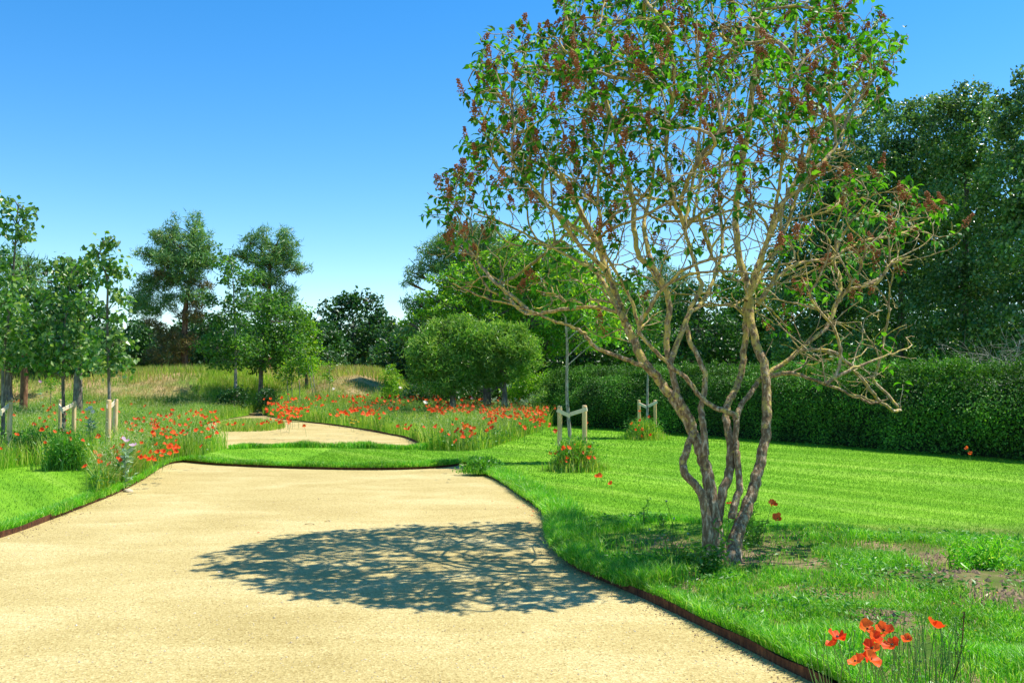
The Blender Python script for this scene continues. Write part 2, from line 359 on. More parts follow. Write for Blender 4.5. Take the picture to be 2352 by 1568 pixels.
def vnoise(x, y, s, seed=0):
    """smooth value noise 0..1"""
    x = np.asarray(x) * s + 100 + seed * 17.3; y = np.asarray(y) * s + 100 + seed * 9.1
    xi, yi = np.floor(x).astype(int), np.floor(y).astype(int); fx, fy = x - xi, y - yi
    fx = fx * fx * (3 - 2 * fx); fy = fy * fy * (3 - 2 * fy)
    h = lambda a, b: np.modf(np.abs(np.sin(a * 127.1 + b * 311.7 + seed * 3.3) * 43758.5453))[0]
    return (h(xi, yi) * (1 - fx) + h(xi + 1, yi) * fx) * (1 - fy) + (h(xi, yi + 1) * (1 - fx) + h(xi + 1, yi + 1) * fx) * fy

# ------------------------------------------------------------------ ground
def pline(pxs, z=0.0, n=6): return np.array([tuple(pix(a, b, z))[:2] for a, b in bez(pxs, n)])
left_edge = pline([(0, 1228), (60, 1208), (140, 1178), (200, 1155), (270, 1127), (330, 1096), (360, 1076), (385, 1063), (420, 1057)], 0.03)
far_edge = pline([(420, 1057), (500, 1064), (600, 1069), (720, 1073), (850, 1075), (960, 1073), (1030, 1068), (1075, 1060)], 0.03)
right_edge = pline([(1075, 1060), (1100, 1080), (1150, 1104), (1200, 1138), (1245, 1168), (1264, 1198), (1263, 1225), (1280, 1262), (1325, 1298), (1390, 1327), (1460, 1356), (1560, 1402), (1700, 1470), (1800, 1520), (1900, 1570), (1990, 1625)], 0.03)
near_tail = [(2.2, 3.6), (2.9, 2.6), (3.6, 0.5), (4.0, -6), (-8, -6), (-8.2, 0), (-7.9, 4), (-6.8, 7.2)]
near_path = [tuple(p) for p in left_edge] + [tuple(p) for p in far_edge[1:]] + [tuple(p) for p in right_edge[1:]] + near_tail
far_left = pline([(590, 949), (560, 955), (520, 962), (470, 975), (450, 1000), (480, 1020), (525, 1031)], 0.03)
far_front = pline([(525, 1031), (650, 1028), (800, 1029), (900, 1031), (985, 1032)], 0.03)
far_right = pline([(985, 1032), (965, 1018), (930, 1003), (880, 993), (830, 984), (760, 974), (690, 966), (640, 960), (612, 954), (600, 949)], 0.03)
far_path = [tuple(p) for p in far_left] + [tuple(p) for p in far_front[1:]] + [tuple(p) for p in far_right[1:]]

def gz(x, y):
    """height of the terrain beyond the lawn (the grassy bank)"""
    x = np.asarray(x, float); y = np.asarray(y, float)
    foot = 35.0 + 2.0 * np.sin(x * 0.2) + np.where(x > -12, (x + 12) * 0.35, 0) + 5.5 * np.exp(-((x + 11.3) / 2.6) ** 2)
    s = np.clip((y - foot) / 8.0, 0, 1); s = s * s * (3 - 2 * s)
    tx = np.clip((-3.5 - x) / 4.0, 0, 1); tx = tx * tx * (3 - 2 * tx)
    back = np.clip((95 - y) / 20, 0, 1)
    gap = 1 - 0.25 * np.exp(-((x + 10.9) / 1.3) ** 2) * np.exp(-((y - 40) / 4) ** 2)
    return LAWN + (1.88 + 0.18 * (vnoise(x, y, 0.25, 3) - .5)) * s * tx * back * gap

def sheet(name, outer, holes, pts, z, material, zf=None):
    V = [Vector(p) for p in outer] ; E = [(i, (i + 1) % len(outer)) for i in range(len(outer))]
    for h in holes:
        o = len(V); V += [Vector(p) for p in h]; E += [(o + i, o + (i + 1) % len(h)) for i in range(len(h))]
    V += [Vector(p) for p in pts]
    ov, oe, of, *_ = delaunay_2d_cdt(V, E, [], 1, 1e-5)
    ov = np.array([tuple(v) for v in ov]); of = np.array([f for f in of if len(f) == 3])
    c = ov[of].mean(1); keep = np.ones(len(of), bool)
    for h in holes: keep &= ~inpoly(c[:, 0], c[:, 1], h)
    of = of[keep]
    zz = np.full(len(ov), z) if zf is None else zf(ov[:, 0], ov[:, 1])
    a, b, d = ov[of[:, 0]], ov[of[:, 1]], ov[of[:, 2]]
    cr = (b[:, 0] - a[:, 0]) * (d[:, 1] - a[:, 1]) - (b[:, 1] - a[:, 1]) * (d[:, 0] - a[:, 0])
    of[cr < 0] = of[cr < 0][:, ::-1]
    o = add(name, np.column_stack([ov, zz]), of, material, smooth=True)
    return tag(o, kind='structure')
def lawn_z(x, y):
    near = np.clip((10 - y) / 1.0, 0, 1) * np.clip((x - 1.0) / 1.0, 0, 1)
    return LAWN + near * (0.05 * vnoise(x, y, 1.1, 1) + 0.03 * vnoise(x, y, 3.0, 2)) + SOILB(x, y)
SP = [(pix(2210, 1345), 0.75, 0.35, 0.07), (pix(2110, 1300), 0.35, 0.25, 0.05), (pix(2300, 1400), 0.4, 0.3, 0.05), (pix(2025, 1425), 0.18, 0.15, 0.03)]
def SOILB(x, y):
    s = 0
    for c, a, b, h in SP: s = s + h * np.exp(-((np.asarray(x) - c.x) / a) ** 2 - ((np.asarray(y) - c.y) / b) ** 2)
    return s
gx, gy = np.meshgrid(np.arange(-11.5, 19.6, 0.5), np.arange(3, 33.6, 0.5)); gp = np.column_stack([gx.ravel(), gy.ravel()]) + rng.uniform(-.1, .1, (gx.size, 2))
fx, fy = np.meshgrid(np.arange(1.5, 6, 0.12), np.arange(3.6, 9, 0.12)); gp = np.vstack([gp, np.column_stack([fx.ravel(), fy.ravel()])])
gp = gp[~inpoly(gp[:, 0], gp[:, 1], near_path) & ~inpoly(gp[:, 0], gp[:, 1], far_path)]
sheet('lawn', [(-26, -10), (34, -10), (34, 46), (-26, 46)], [near_path, far_path], [tuple(p) for p in gp], LAWN, M['lawn'], lawn_z)
tag(add('gravel_path', [(-12, -8, 0), (12, -8, 0), (12, 44, 0), (-12, 44, 0)], [(0, 1, 2, 3)], M['gravel']), kind='structure')
tag(add('ground', [(-900, -60, -.1), (900, -60, -.1), (900, 1400, -.1), (-900, 1400, -.1)], [(0, 1, 2, 3)], M['ground']), kind='structure')
bx, by = np.meshgrid(np.arange(-80, -3, 0.8), np.arange(33, 110, 0.8)); nx = bx.shape[1]
bz = gz(bx, by) - 0.03 + np.where(gz(bx, by) > LAWN + .05, 0.12 * (vnoise(bx, by, 1.2, 5) - .5), 0)
ii = (np.arange(bx.shape[0] - 1)[:, None] * nx + np.arange(nx - 1)[None]).ravel()
tag(add('grassy_bank', np.column_stack([bx.ravel(), by.ravel(), bz.ravel()]), np.column_stack([ii, ii + 1, ii + nx + 1, ii + nx]), M['bank'], smooth=True), kind='structure')

def edging(name, line, label, z1=0.058):
    p = np.asarray(line, float); n = len(p)
    t = unit(np.gradient(p, axis=0)); nn = np.column_stack([-t[:, 1], t[:, 0]]) * 0.005
    top = z1 + 0.006 * np.sin(np.arange(n) * .7)
    V = np.concatenate([np.column_stack([p + nn, np.full(n, -.05)]), np.column_stack([p + nn, top]), np.column_stack([p - nn, top]), np.column_stack([p - nn, np.full(n, -.05)])])
    i = np.arange(n - 1); F = np.concatenate([np.column_stack([i + k * n, i + 1 + k * n, i + 1 + (k + 1) * n, i + (k + 1) * n]) for k in range(3)])
    o = add(name, V, F, M['rust']); tag(o, label, 'edging', 'rusty steel edging strips')
tailR = np.vstack([right_edge[8:], [(2.2, 3.6), (2.9, 2.6), (3.6, 0.5)]]); headL = np.vstack([[(-7.9, 4), (-6.8, 7.2)], left_edge])
edging('steel_edging', tailR, 'rusty brown steel edging between gravel and the rough grass under the big tree')
edging('steel_edging', headL, 'rusty steel edging along the mown lawn on the left side of the gravel')
edging('steel_edging', far_edge, 'low steel edging along the grass strip that crosses the gravel', 0.038)
edging('steel_edging', far_right, 'steel edging along the far gravel below the red poppy meadow', 0.05)

# ------------------------------------------------------------------ grass blades
def blades(P, h, w, lean=0.35, seg=2):
    n = len(P); a = rng.uniform(0, 2 * math.pi, n); d = np.column_stack([np.cos(a), np.sin(a), np.zeros(n)])
    s = np.column_stack([-np.sin(a), np.cos(a), np.zeros(n)]); tw = rng.uniform(0, math.pi, n)
    s = unit(s * np.cos(tw)[:, None] + d * np.sin(tw)[:, None])
    up = np.array([0, 0, 1.0]); h = np.broadcast_to(h, (n,))[:, None]; w = np.broadcast_to(w, (n,))[:, None]
    le = rng.uniform(0.1, 1, n)[:, None] * lean
    if seg == 1:
        V = np.stack([P - s * w, P + s * w, P + up * h + d * h * le], 1); F = np.array([(0, 1, 2)])
    else:
        m = P + up * h * .55 + d * h * le * .35
        V = np.stack([P - s * w, P + s * w, m + s * w * .8, m - s * w * .8, P + up * h * (1 - .25 * le) + d * h * le * 1.1], 1)
        F = np.array([(0, 1, 2), (0, 2, 3), (3, 2, 4)])
    k = V.shape[1]
    return V.reshape(-1, 3), (F[None] + (np.arange(n) * k)[:, None, None]).reshape(-1, 3)
def on_lawn(q): return ~inpoly(q[:, 0], q[:, 1], near_path) & ~inpoly(q[:, 0], q[:, 1], far_path)
def zed(q, f=lawn_z): return np.column_stack([q, f(q[:, 0], q[:, 1])])
# mown lawn: dense short blades, bigger and sparser with distance
parts = []
for (poly, n, h, w) in (([(-9, 6), (-2, 8), (-2, 22), (-14, 22)], 60000, .035, .0035), ([(-1, 8), (12, 8), (12, 13), (-1, 13)], 150000, .022, .0028),
                        ([(-4, 13), (16, 13), (16, 20), (-4, 20)], 140000, .027, .0045), ([(-6, 20), (16, 20), (14, 31), (-6, 31)], 70000, .04, .008)):
    q = scatter(poly, n); q = q[on_lawn(q)]
    parts.append(blades(zed(q), rng.uniform(.5, 1.2, len(q)) * h, w, 0.8, 1))
V, F = cat(parts); tag(add('lawn_grass', V, F, M['blade']), kind='stuff')
# rough grass around the big tree
rough_poly = [tuple(p) for p in pline([(1265, 1180), (1400, 1185), (1600, 1195), (1900, 1225), (2352, 1250), (2900, 1290)], LAWN)] + [(9, 3), (2.5, 3)] + [tuple(p) for p in right_edge[::-1][:60]]
TRB = pix(1652, 1308)
def rough_w(x, y):
    a = np.clip(vnoise(x, y, 1.6, 11) * 2.4 - .6, 0.05, 1) * np.clip(vnoise(x, y, 5, 12) * 1.6, .3, 1)
    a = a * np.clip(1.15 - SOILB(x, y) / .045, 0.03, 1)
    return np.where(((x - 2.2) / .5) ** 2 + ((y - 6.35) / .25) ** 2 < 1, a * .25, a)
q = scatter(rough_poly, 190000, rough_w); q = q[on_lawn(q)]
hh = (0.018 + 0.085 * vnoise(q[:, 0], q[:, 1], 1.9, 13) ** 1.8 + 0.035 * vnoise(q[:, 0], q[:, 1], 6, 14)) * rng.uniform(.5, 1.2, len(q)) * 1.05
V1 = blades(zed(q), hh, .0028, 0.9, 2)
# fringe of long grass over the edging
def fringe(line, n, h, w, side=1, spread=.25):
    k = rng.uniform(0, len(line) - 1.001, n); i = k.astype(int); f = (k - i)[:, None]
    p = line[i] * (1 - f) + line[i + 1] * f; t = unit(line[i + 1] - line[i]); nn = np.column_stack([-t[:, 1], t[:, 0]]) * side
    q = p + nn * np.abs(rng.normal(0, spread, n))[:, None]
    return zed(q), rng.uniform(.4, 1.2, n) * h * (0.5 + vnoise(q[:, 0], q[:, 1], 2.2, 21))
pts, h = fringe(right_edge[:62], 26000, .13, .004, 1, .16); V2 = blades(pts, h, .0035, .8)
pts, h = fringe(right_edge[55:], 6000, .09, .004, 1, .05); V2b = blades(pts, h, .003, .9)
pts, h = fringe(left_edge[:40], 9000, .10, .004, 1, .08); V3 = blades(pts, h, .004, .8)
pts, h = fringe(far_edge, 12000, .09, .004, 1, .10); V4 = blades(pts, h, .006, .6)
pts, h = fringe(far_front, 9000, .13, .004, -1, .10); V5 = blades(pts, h, .007, .6)
pts, h = fringe(right_edge[:60], 9000, .09, .004, -1, .025); V6 = blades(pts, h, .003, 1.1)
pts, h = fringe(far_edge, 5000, .07, .004, -1, .02); V7 = blades(pts, h, .005, 1.1)
pts, h = fringe(left_edge[10:], 2500, .10, .004, -1, .03); V8 = blades(pts, h, .004, 1.1)
V, F = cat([V1, V2, V2b, V3, V4, V5, V6, V7, V8]); tag(add('rough_grass', V, F, M['rough']), kind='stuff')
# low broad weeds in the rough grass
q = scatter(rough_poly, 9000, lambda x, y: np.clip(vnoise(x, y, 2.5, 31) * 2 - .9, 0, 1)); q = q[on_lawn(q)]
P = zed(q); P[:, 2] += rng.uniform(0.005, .06, len(P)); V, F = leaves(P, rdir(len(P), .2, .4), rdir(len(P), 1.5), rng.uniform(.025, .06, len(P)), rng.uniform(.012, .03, len(P)))
tag(add('low_weeds', V, F, M['weed']), kind='stuff')
# soil clods
q = np.vstack([rng.normal((c.x, c.y), (a * .6, b * .6), (260, 2)) for c, a, b, h in SP]); P = zed(q)
def clods(P, s):
    T = (np.array([(1, 0, 0), (-1, 0, 0), (0, 1, 0), (0, -1, 0), (0, 0, .8), (0, 0, -.8)], float), np.array([(0, 2, 4), (2, 1, 4), (1, 3, 4), (3, 0, 4), (2, 0, 5), (1, 2, 5), (3, 1, 5), (0, 3, 5)]))
    n = len(P); J = rng.uniform(.6, 1.3, (n, 6, 1)); a = rng.uniform(0, 6.28, n); c, s_ = np.cos(a), np.sin(a)
    tv = T[0][None] * J; x = tv[..., 0] * c[:, None] - tv[..., 1] * s_[:, None]; y = tv[..., 0] * s_[:, None] + tv[..., 1] * c[:, None]
    V = P[:, None] + np.stack([x, y, tv[..., 2]], -1) * np.broadcast_to(s, (n,))[:, None, None]
    return V.reshape(-1, 3), (T[1][None] + (np.arange(n) * 6)[:, None, None]).reshape(-1, 3)
V, F = clods(P, rng.uniform(.006, .028, len(P))); tag(add('soil_clods', V, F, M['soil']), kind='stuff')

q = scatter([(-6, 3.4), (3, 3.4), (3, 12), (-7, 12)], 9000, lambda x, y: np.clip(8 / y ** 1.5, 0, 1)); q = q[inpoly(q[:, 0], q[:, 1], near_path)]
V, F = clods(np.column_stack([q, np.full(len(q), .0015)]), rng.uniform(.0025, .006, len(q)) * np.where(rng.random(len(q)) < .03, 2.2, 1)); tag(add('loose_gravel', V, F, M['pebble']), kind='stuff')
# ------------------------------------------------------------------ meadow
def meadow(name, polys, n, h, seedk, w=.006, weedn=0, margin=0):
    parts = []; q = scatter(polys, n, lambda x, y: np.clip(.35 + vnoise(x, y, .9, seedk), .2, 1)); q = q[on_lawn(q)]; q = q[gz(q[:, 0], q[:, 1]) < np.where((q[:, 0] > -14) & (q[:, 0] < -12.2), 1.4, .7)]
    z = np.maximum(gz(q[:, 0], q[:, 1]), LAWN); P = np.column_stack([q, z])
    hh = h * (0.45 + 0.75 * vnoise(q[:, 0], q[:, 1], .8, seedk + 1)) * rng.uniform(.45, 1.15, len(q))
    V, F = blades(P, hh, w * rng.uniform(.7, 1.4, len(q)), .45, 2); tag(add(name, V, F, M['meadow']), kind='stuff')
    k = rng.random(len(q)) < .22; kp = P[k].copy(); kp[:, 2] += hh[k] * rng.uniform(.85, 1.25, k.sum()); kp[:, :2] += rng.normal(0, .05, (len(kp), 2))
    V, F = leaves(kp, rdir(len(kp), 1.5), rdir(len(kp)), rng.uniform(.02, .06, len(kp)), rng.uniform(.006, .014, len(kp))); tag(add('seed_heads', V, F, M['seedtop']), kind='stuff')
    if weedn:
        q = scatter(polys, weedn, lambda x, y: np.clip(vnoise(x, y, .7, seedk + 2) * 2.2 - .7, 0.05, 1)); q = q[on_lawn(q)]; q = q[gz(q[:, 0], q[:, 1]) < .6]
        hw = h * (0.35 + 0.6 * vnoise(q[:, 0], q[:, 1], .8, seedk + 1))
        P = np.column_stack([q, np.maximum(gz(q[:, 0], q[:, 1]), LAWN) + rng.uniform(.02, 1, len(q)) * hw])
        V, F = leaves(P, rdir(len(P), .3), rdir(len(P), .8), rng.uniform(.05, .12, len(P)), rng.uniform(.02, .045, len(P)))
        tag(add(name.replace('grass', 'foliage'), V, F, M['weed']), kind='stuff')
rmead = [tuple(p) for p in pline([(985, 1034), (1040, 1034), (1100, 1032), (1150, 1020), (1200, 1002), (1250, 985), (1300, 968)], LAWN)] + [(2.5, 38), (-2, 42), (-12.4, 43.5), (-12.3, 40.6), (-11.75, 39.9)] + [tuple(p) for p in far_right[::-1]]
meadow('meadow_grass', rmead, 85000, .70, 40, .007, 22000)
lmead = [tuple(p) for p in pline([(430, 1056), (385, 1061), (345, 1084), (300, 1108), (262, 1128), (225, 1142), (212, 1120), (205, 1088), (150, 1075), (60, 1072), (0, 1080), (-120, 1090)], LAWN)] + [(-16, 20), (-22, 38), (-14, 43.5), (-12.4, 43.5), (-12.3, 40.6)] + [tuple(p) for p in far_left]
meadow('meadow_grass', lmead, 110000, .66, 50, .0055, 38000)
ledge = [tuple(p) for p in pline([(440, 1054), (385, 1061), (345, 1084), (300, 1108), (262, 1128), (222, 1146), (218, 1120), (240, 1085), (300, 1050), (400, 1035), (480, 1040)], LAWN)]
meadow('meadow_grass', ledge, 12000, .52, 57, .005, 5000)
redge = [tuple(p) for p in pline([(985, 1034), (1040, 1036), (1100, 1034), (1150, 1022), (1200, 1004), (1250, 986), (1240, 975), (1150, 990), (1060, 1005), (985, 1010), (940, 1003)], LAWN)]
meadow('meadow_grass', redge, 9000, .55, 59, .006, 5000)
isl = [tuple(p) for p in pline([(500, 975), (560, 971), (640, 975), (652, 982), (600, 989), (500, 990)], .02)]
q = scatter(isl, 4500); P = np.column_stack([q, np.full(len(q), 0.0)]); V, F = blades(P, rng.uniform(.06, .3, len(q)), .008, .5); tag(add('meadow_grass', V, F, M['meadow']), kind='stuff')
# dry grass on the bank
q = scatter([(-26, 34), (-3, 34), (-3, 52), (-30, 52)], 60000, lambda x, y: np.clip(vnoise(x, y, .8, 61) * 1.4, .15, 1)); z = gz(q[:, 0], q[:, 1]); k = z > .25; q = q[k]; z = z[k]
crest = np.clip((z - 1.6) / .3, 0, 1)
V, F = blades(np.column_stack([q, z]), rng.uniform(.08, .22, len(q)) * (1 + 1.0 * crest), .012, .7, 1); tag(add('dry_grass', V, F, M['dry']), kind='stuff')
q = scatter([(-26, 40), (-5, 42), (-5, 50), (-30, 50)], 16000, lambda x, y: np.clip(vnoise(x, y, .5, 63) * 1.4, .1, 1)); V, F = blades(np.column_stack([q, gz(q[:, 0], q[:, 1])]), rng.uniform(.15, .5, len(q)), .016, .5, 1)
tag(add('green_grass', V, F, M['meadow']), kind='stuff')

q = scatter([(-14.5, 36), (-10.8, 39.5), (-10.8, 45), (-14.5, 45)], 9000, lambda x, y: np.clip(vnoise(x, y, .9, 65) * 1.8 - .3, .05, 1)); q = q[on_lawn(q)]; V, F = blades(np.column_stack([q, gz(q[:, 0], q[:, 1])]), rng.uniform(.1, .4, len(q)), .012, .5, 1)
tag(add('green_grass', V, F, M['meadow']), kind='stuff')
# ------------------------------------------------------------------ trees from clumps
def foliage(blobs, D, dens, L, Wd, T=T_QUAD, sub=0.30, droop=0.0, flat=0.8, upn=0.6, jag=0.14):
    """blobs: (px, py, rx, ry) of the view at distance D; leaves sit in small clumps spread through each ellipsoid"""
    Ps, C = [], []
    for bl in blobs:
        px, py, rx, ry = bl[:4]; dy = bl[4] if len(bl) > 4 else 0
        c = np.array(pixd(px, py, D + dy)); s = (D + dy) / FPX; r = np.array([rx * s, rx * s, ry * s])
        vol = (r[0] * r[1] * r[2]) ** (1 / 3)
        sr = max(0.16, sub * vol)
        nc = max(5, int(9 * (vol / sr) ** 2 * 0.55))
        d = rdir(nc); rad = rng.uniform(.35, 1.0 + jag, nc) ** 0.6
        cc = c + d * rad[:, None] * r; C.append((c, cc))
        nl = max(4, int(dens * sr * sr * 12 / (L * Wd) * .42))
        p = cc[:, None] + rng.normal(size=(nc, nl, 3)) * np.array([sr, sr, sr * flat]) * .55
        Ps.append(p.reshape(-1, 3))
    P = np.concatenate(Ps); n = len(P)
    ax = rdir(n, -droop); nr = rdir(n, upn)
    V, F = leaves(P, ax, nr, L * rng.uniform(.6, 1.3, n), Wd * rng.uniform(.7, 1.2, n), T)
    return V, F, C
def tree(name, trunk_px, D, blobs, leaf, label, category='tree', group=None, bark='gbark', r0=.12, dens=1.0, L=.12, Wd=.08, T=T_QUAD, sub=.30, droop=.2, flat=.8,
         crown='crown', extra=None, limbs=True, base=None, upn=.6, jag=.14, twigs=True):
    tp = [pixd(a, b, D) for a, b in trunk_px]; b0 = tp[0]
    gzv = float(max(LAWN, gz(b0.x, b0.y))) - .05; b0 = Vector((b0.x, D, gzv)); tp[0] = b0
    t = empty(name, b0); tag(t, label, category, group)
    if name == 'pine_tree': blobs = [(b[0], b[1], b[2] * 1.06, b[3] * 1.1) for b in blobs]; extra = [(m_, [(b[0], b[1], b[2] * 1.05, b[3] * 1.15) for b in bl], n_) for m_, bl, n_ in extra] if extra else None
    pl = bez([tuple(p) for p in tp], 5); rr = np.linspace(1, .22, len(pl)) * r0; rr[0] *= 1.35
    add('trunk', *tube(pl, rr, 8, .06), M[bark], t, smooth=True)
    V, F, C = foliage(blobs, D, dens, L, Wd, T, sub, droop, flat, upn, jag)
    if limbs:
        br = []
        for c, cc in C:
            low = pl[pl[:, 2] < c[2] - .1]; a = low[-1] if len(low) else pl[len(pl) // 2]
            k = np.argmin(np.linalg.norm(pl - (c - np.array([0, 0, np.linalg.norm(c[:2] - a[:2]) * .6])), axis=1)); a = pl[k]
            mid = (a + c) / 2 + np.array([0, 0, .1]); ln = np.linalg.norm(c - a)
            rb = max(.012, min(rr[k] * .6, r0 * .3))
            br.append(tube(bez([a, mid, c], 4), np.linspace(rb, rb * .4, 9), 5))
            if twigs:
                for e in cc[::3]: br.append(tube([c * .8 + a * .2, (c + e) / 2 + rng.normal(size=3) * .04, e], [rb * .35, rb * .25, .004], 4))
        add('branches', *cat(br), M[bark], t)
    add(crown, V, F, M[leaf], t)
    if extra:
        for mt, bl, nm in extra:
            V, F, _ = foliage(bl, D, dens, L, Wd, T, sub, droop, flat, upn, jag); add(nm, V, F, M[mt], t)
    return t

PT = dict(T=T_NEEDLE, L=.27, Wd=.045, sub=.22, flat=1.1, jag=.3, bark='pbark', droop=-.5, upn=0, leaf='pine')
tree('pine_tree', [(422, 880), (424, 780), (427, 700), (436, 640), (447, 520)], 46,
     [(425, 635, 44, 18), (440, 680, 42, 16), (448, 512, 17, 24), (400, 519, 12, 20), (384, 545, 30, 18), (423, 566, 48, 26), (462, 558, 24, 32), (410, 597, 55, 20), (333, 580, 22, 7), (362, 592, 32, 13), (448, 604, 42, 15), (478, 590, 18, 14)],
     label='tall pine with twin pointed tops and reddish trunk standing on the bank', category='pine tree', group='pines behind the bank', r0=.2, dens=1.35, crown='needles',
     extra=[('pine', [(372, 645, 40, 20), (333, 658, 25, 18), (322, 684, 22, 16), (352, 697, 45, 18), (333, 715, 32, 9), (315, 705, 15, 8)], 'needles'),
            ('pineold', [(384, 632, 35, 16), (455, 655, 26, 9), (440, 725, 30, 11), (386, 768, 28, 14), (412, 786, 40, 18), (350, 740, 20, 8), (455, 700, 18, 8), (380, 820, 40, 20)], 'dry_needles')], **{k: v for k, v in PT.items()})
tree('pine_tree', [(616, 882), (616, 790), (618, 664), (622, 600), (640, 550)], 47,
     [(615, 640, 42, 18), (590, 700, 38, 20), (640, 715, 45, 22), (605, 547, 19, 25), (655, 541, 15, 19), (662, 572, 24, 26), (622, 582, 38, 20), (575, 556, 16, 17), (552, 585, 24, 9), (593, 600, 28, 16), (634, 606, 42, 16), (685, 617, 24, 8), (523, 600, 12, 8), (658, 672, 22, 15), (640, 690, 30, 15)],
     label='pine with open flat top and side plumes, second pine on the bank', category='pine tree', group='pines behind the bank', r0=.18, dens=1.35, crown='needles', **PT)
tree('pine_tree', [(1085, 900), (1085, 700), (1080, 600), (1078, 530)], 42,
     [(1074, 530, 40, 16), (1100, 545, 40, 22), (1030, 556, 40, 18), (1000, 578, 38, 18), (956, 629, 24, 12), (988, 611, 38, 16), (946, 650, 20, 6), (956, 693, 30, 10), (948, 712, 22, 8), (1074, 582, 60, 28), (1130, 560, 50, 35), (1060, 620, 70, 25), (1150, 600, 60, 35), (985, 740, 40, 22), (940, 770, 35, 26)],
     label='broad dark blue-green pine behind the yellow-green spreading tree', category='pine tree', group='pines behind the bank', r0=.2, dens=1.0, crown='needles', **PT)
tree('pine_tree', [(1520, 900), (1520, 700), (1520, 610)], 44, [(1518, 598, 16, 14), (1510, 630, 35, 22), (1560, 640, 30, 18), (1530, 665, 50, 20)],
     label='small pine top showing through the branches of the big tree', category='pine tree', group='pines behind the bank', r0=.15, dens=.9, crown='needles', **PT)
tree('pine_tree', [(55, 890), (58, 780), (62, 640), (65, 600)], 34, [(28, 590, 22, 20), (48, 620, 38, 25), (78, 612, 18, 15), (85, 640, 18, 12), (40, 660, 55, 30), (60, 710, 60, 35), (40, 770, 65, 40), (100, 690, 22, 12)],
     label='dark pine behind the leftmost staked young tree', category='pine tree', group='pines behind the bank', r0=.15, dens=1.0, crown='needles', **PT)

# broad-leaved trees behind the bank
tree('broadleaf_tree', [(541, 945), (541, 860), (540, 760), (535, 640)], 39,
     [(500, 572, 10, 14), (515, 607, 30, 20), (540, 640, 35, 25), (485, 690, 20, 14), (550, 690, 45, 25), (525, 735, 50, 22), (500, 790, 45, 30), (560, 800, 50, 32), (520, 830, 40, 20)], 'broad',
     label='light green young tree with slim grey trunk at the foot of the bank', group='broad-leaved trees by the bank', bark='palebark', r0=.09, dens=.85, L=.16, Wd=.1, sub=.3)
tree('broadleaf_tree', [(598, 893), (602, 780), (610, 690)], 41,
     [(620, 690, 40, 25), (580, 640, 25, 25), (640, 735, 55, 32), (600, 780, 55, 32), (650, 790, 50, 35), (610, 830, 60, 24)], 'broad',
     label='green tree spreading round the trunk of the second pine', group='broad-leaved trees by the bank', r0=.12, dens=1.0, L=.16, Wd=.11, sub=.28)
tree('broadleaf_tree', [(705, 880), (700, 800), (695, 730)], 43,
     [(692, 716, 22, 20), (705, 760, 28, 28), (680, 800, 40, 30), (718, 810, 22, 30), (700, 840, 40, 18)], 'bright',
     label='slender tree between the second pine and the far round tree', group='broad-leaved trees by the bank', r0=.08, dens=.9, L=.16, Wd=.1, sub=.34)
tree('broadleaf_tree', [(812, 880), (812, 800), (810, 720)], 62,
     [(765, 712, 32, 28), (800, 690, 26, 20), (840, 690, 36, 24), (812, 745, 75, 38), (868, 730, 22, 28), (750, 765, 35, 32), (800, 800, 65, 32), (860, 800, 35, 35), (810, 838, 75, 20)], 'dark',
     label='distant dark round-headed tree alone against the blue sky', group='broad-leaved trees by the bank', r0=.25, dens=.9, L=.28, Wd=.2, sub=.24)
tree('broadleaf_tree', [(905, 890), (905, 820), (903, 760)], 56,
     [(897, 742, 14, 16), (905, 790, 26, 32), (935, 790, 35, 35), (900, 835, 50, 28), (960, 830, 40, 35)], 'dark',
     label='dark narrow tree beside the broad pine, behind the small shrub', group='broad-leaved trees by the bank', r0=.2, dens=1.3, L=.25, Wd=.18, sub=.26)
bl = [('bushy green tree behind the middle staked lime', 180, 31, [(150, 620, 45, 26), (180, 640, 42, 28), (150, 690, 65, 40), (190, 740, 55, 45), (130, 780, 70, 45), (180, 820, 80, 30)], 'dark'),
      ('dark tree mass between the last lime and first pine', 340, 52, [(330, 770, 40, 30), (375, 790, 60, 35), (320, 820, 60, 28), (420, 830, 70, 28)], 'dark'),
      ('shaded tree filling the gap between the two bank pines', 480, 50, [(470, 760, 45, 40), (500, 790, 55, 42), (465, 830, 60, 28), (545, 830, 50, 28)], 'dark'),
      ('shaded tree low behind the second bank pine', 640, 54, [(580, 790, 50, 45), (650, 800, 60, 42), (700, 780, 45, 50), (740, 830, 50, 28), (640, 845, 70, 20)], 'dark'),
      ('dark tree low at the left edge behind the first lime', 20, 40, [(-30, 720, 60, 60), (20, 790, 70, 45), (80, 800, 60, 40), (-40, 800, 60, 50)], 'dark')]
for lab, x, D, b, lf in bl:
    tree('broadleaf_tree', [(x, 880), (x, 820), (x + 4, 740)], D, b, lf, label=lab, group='broad-leaved trees by the bank', r0=.18, dens=1.1, L=.22, Wd=.15, sub=.28)

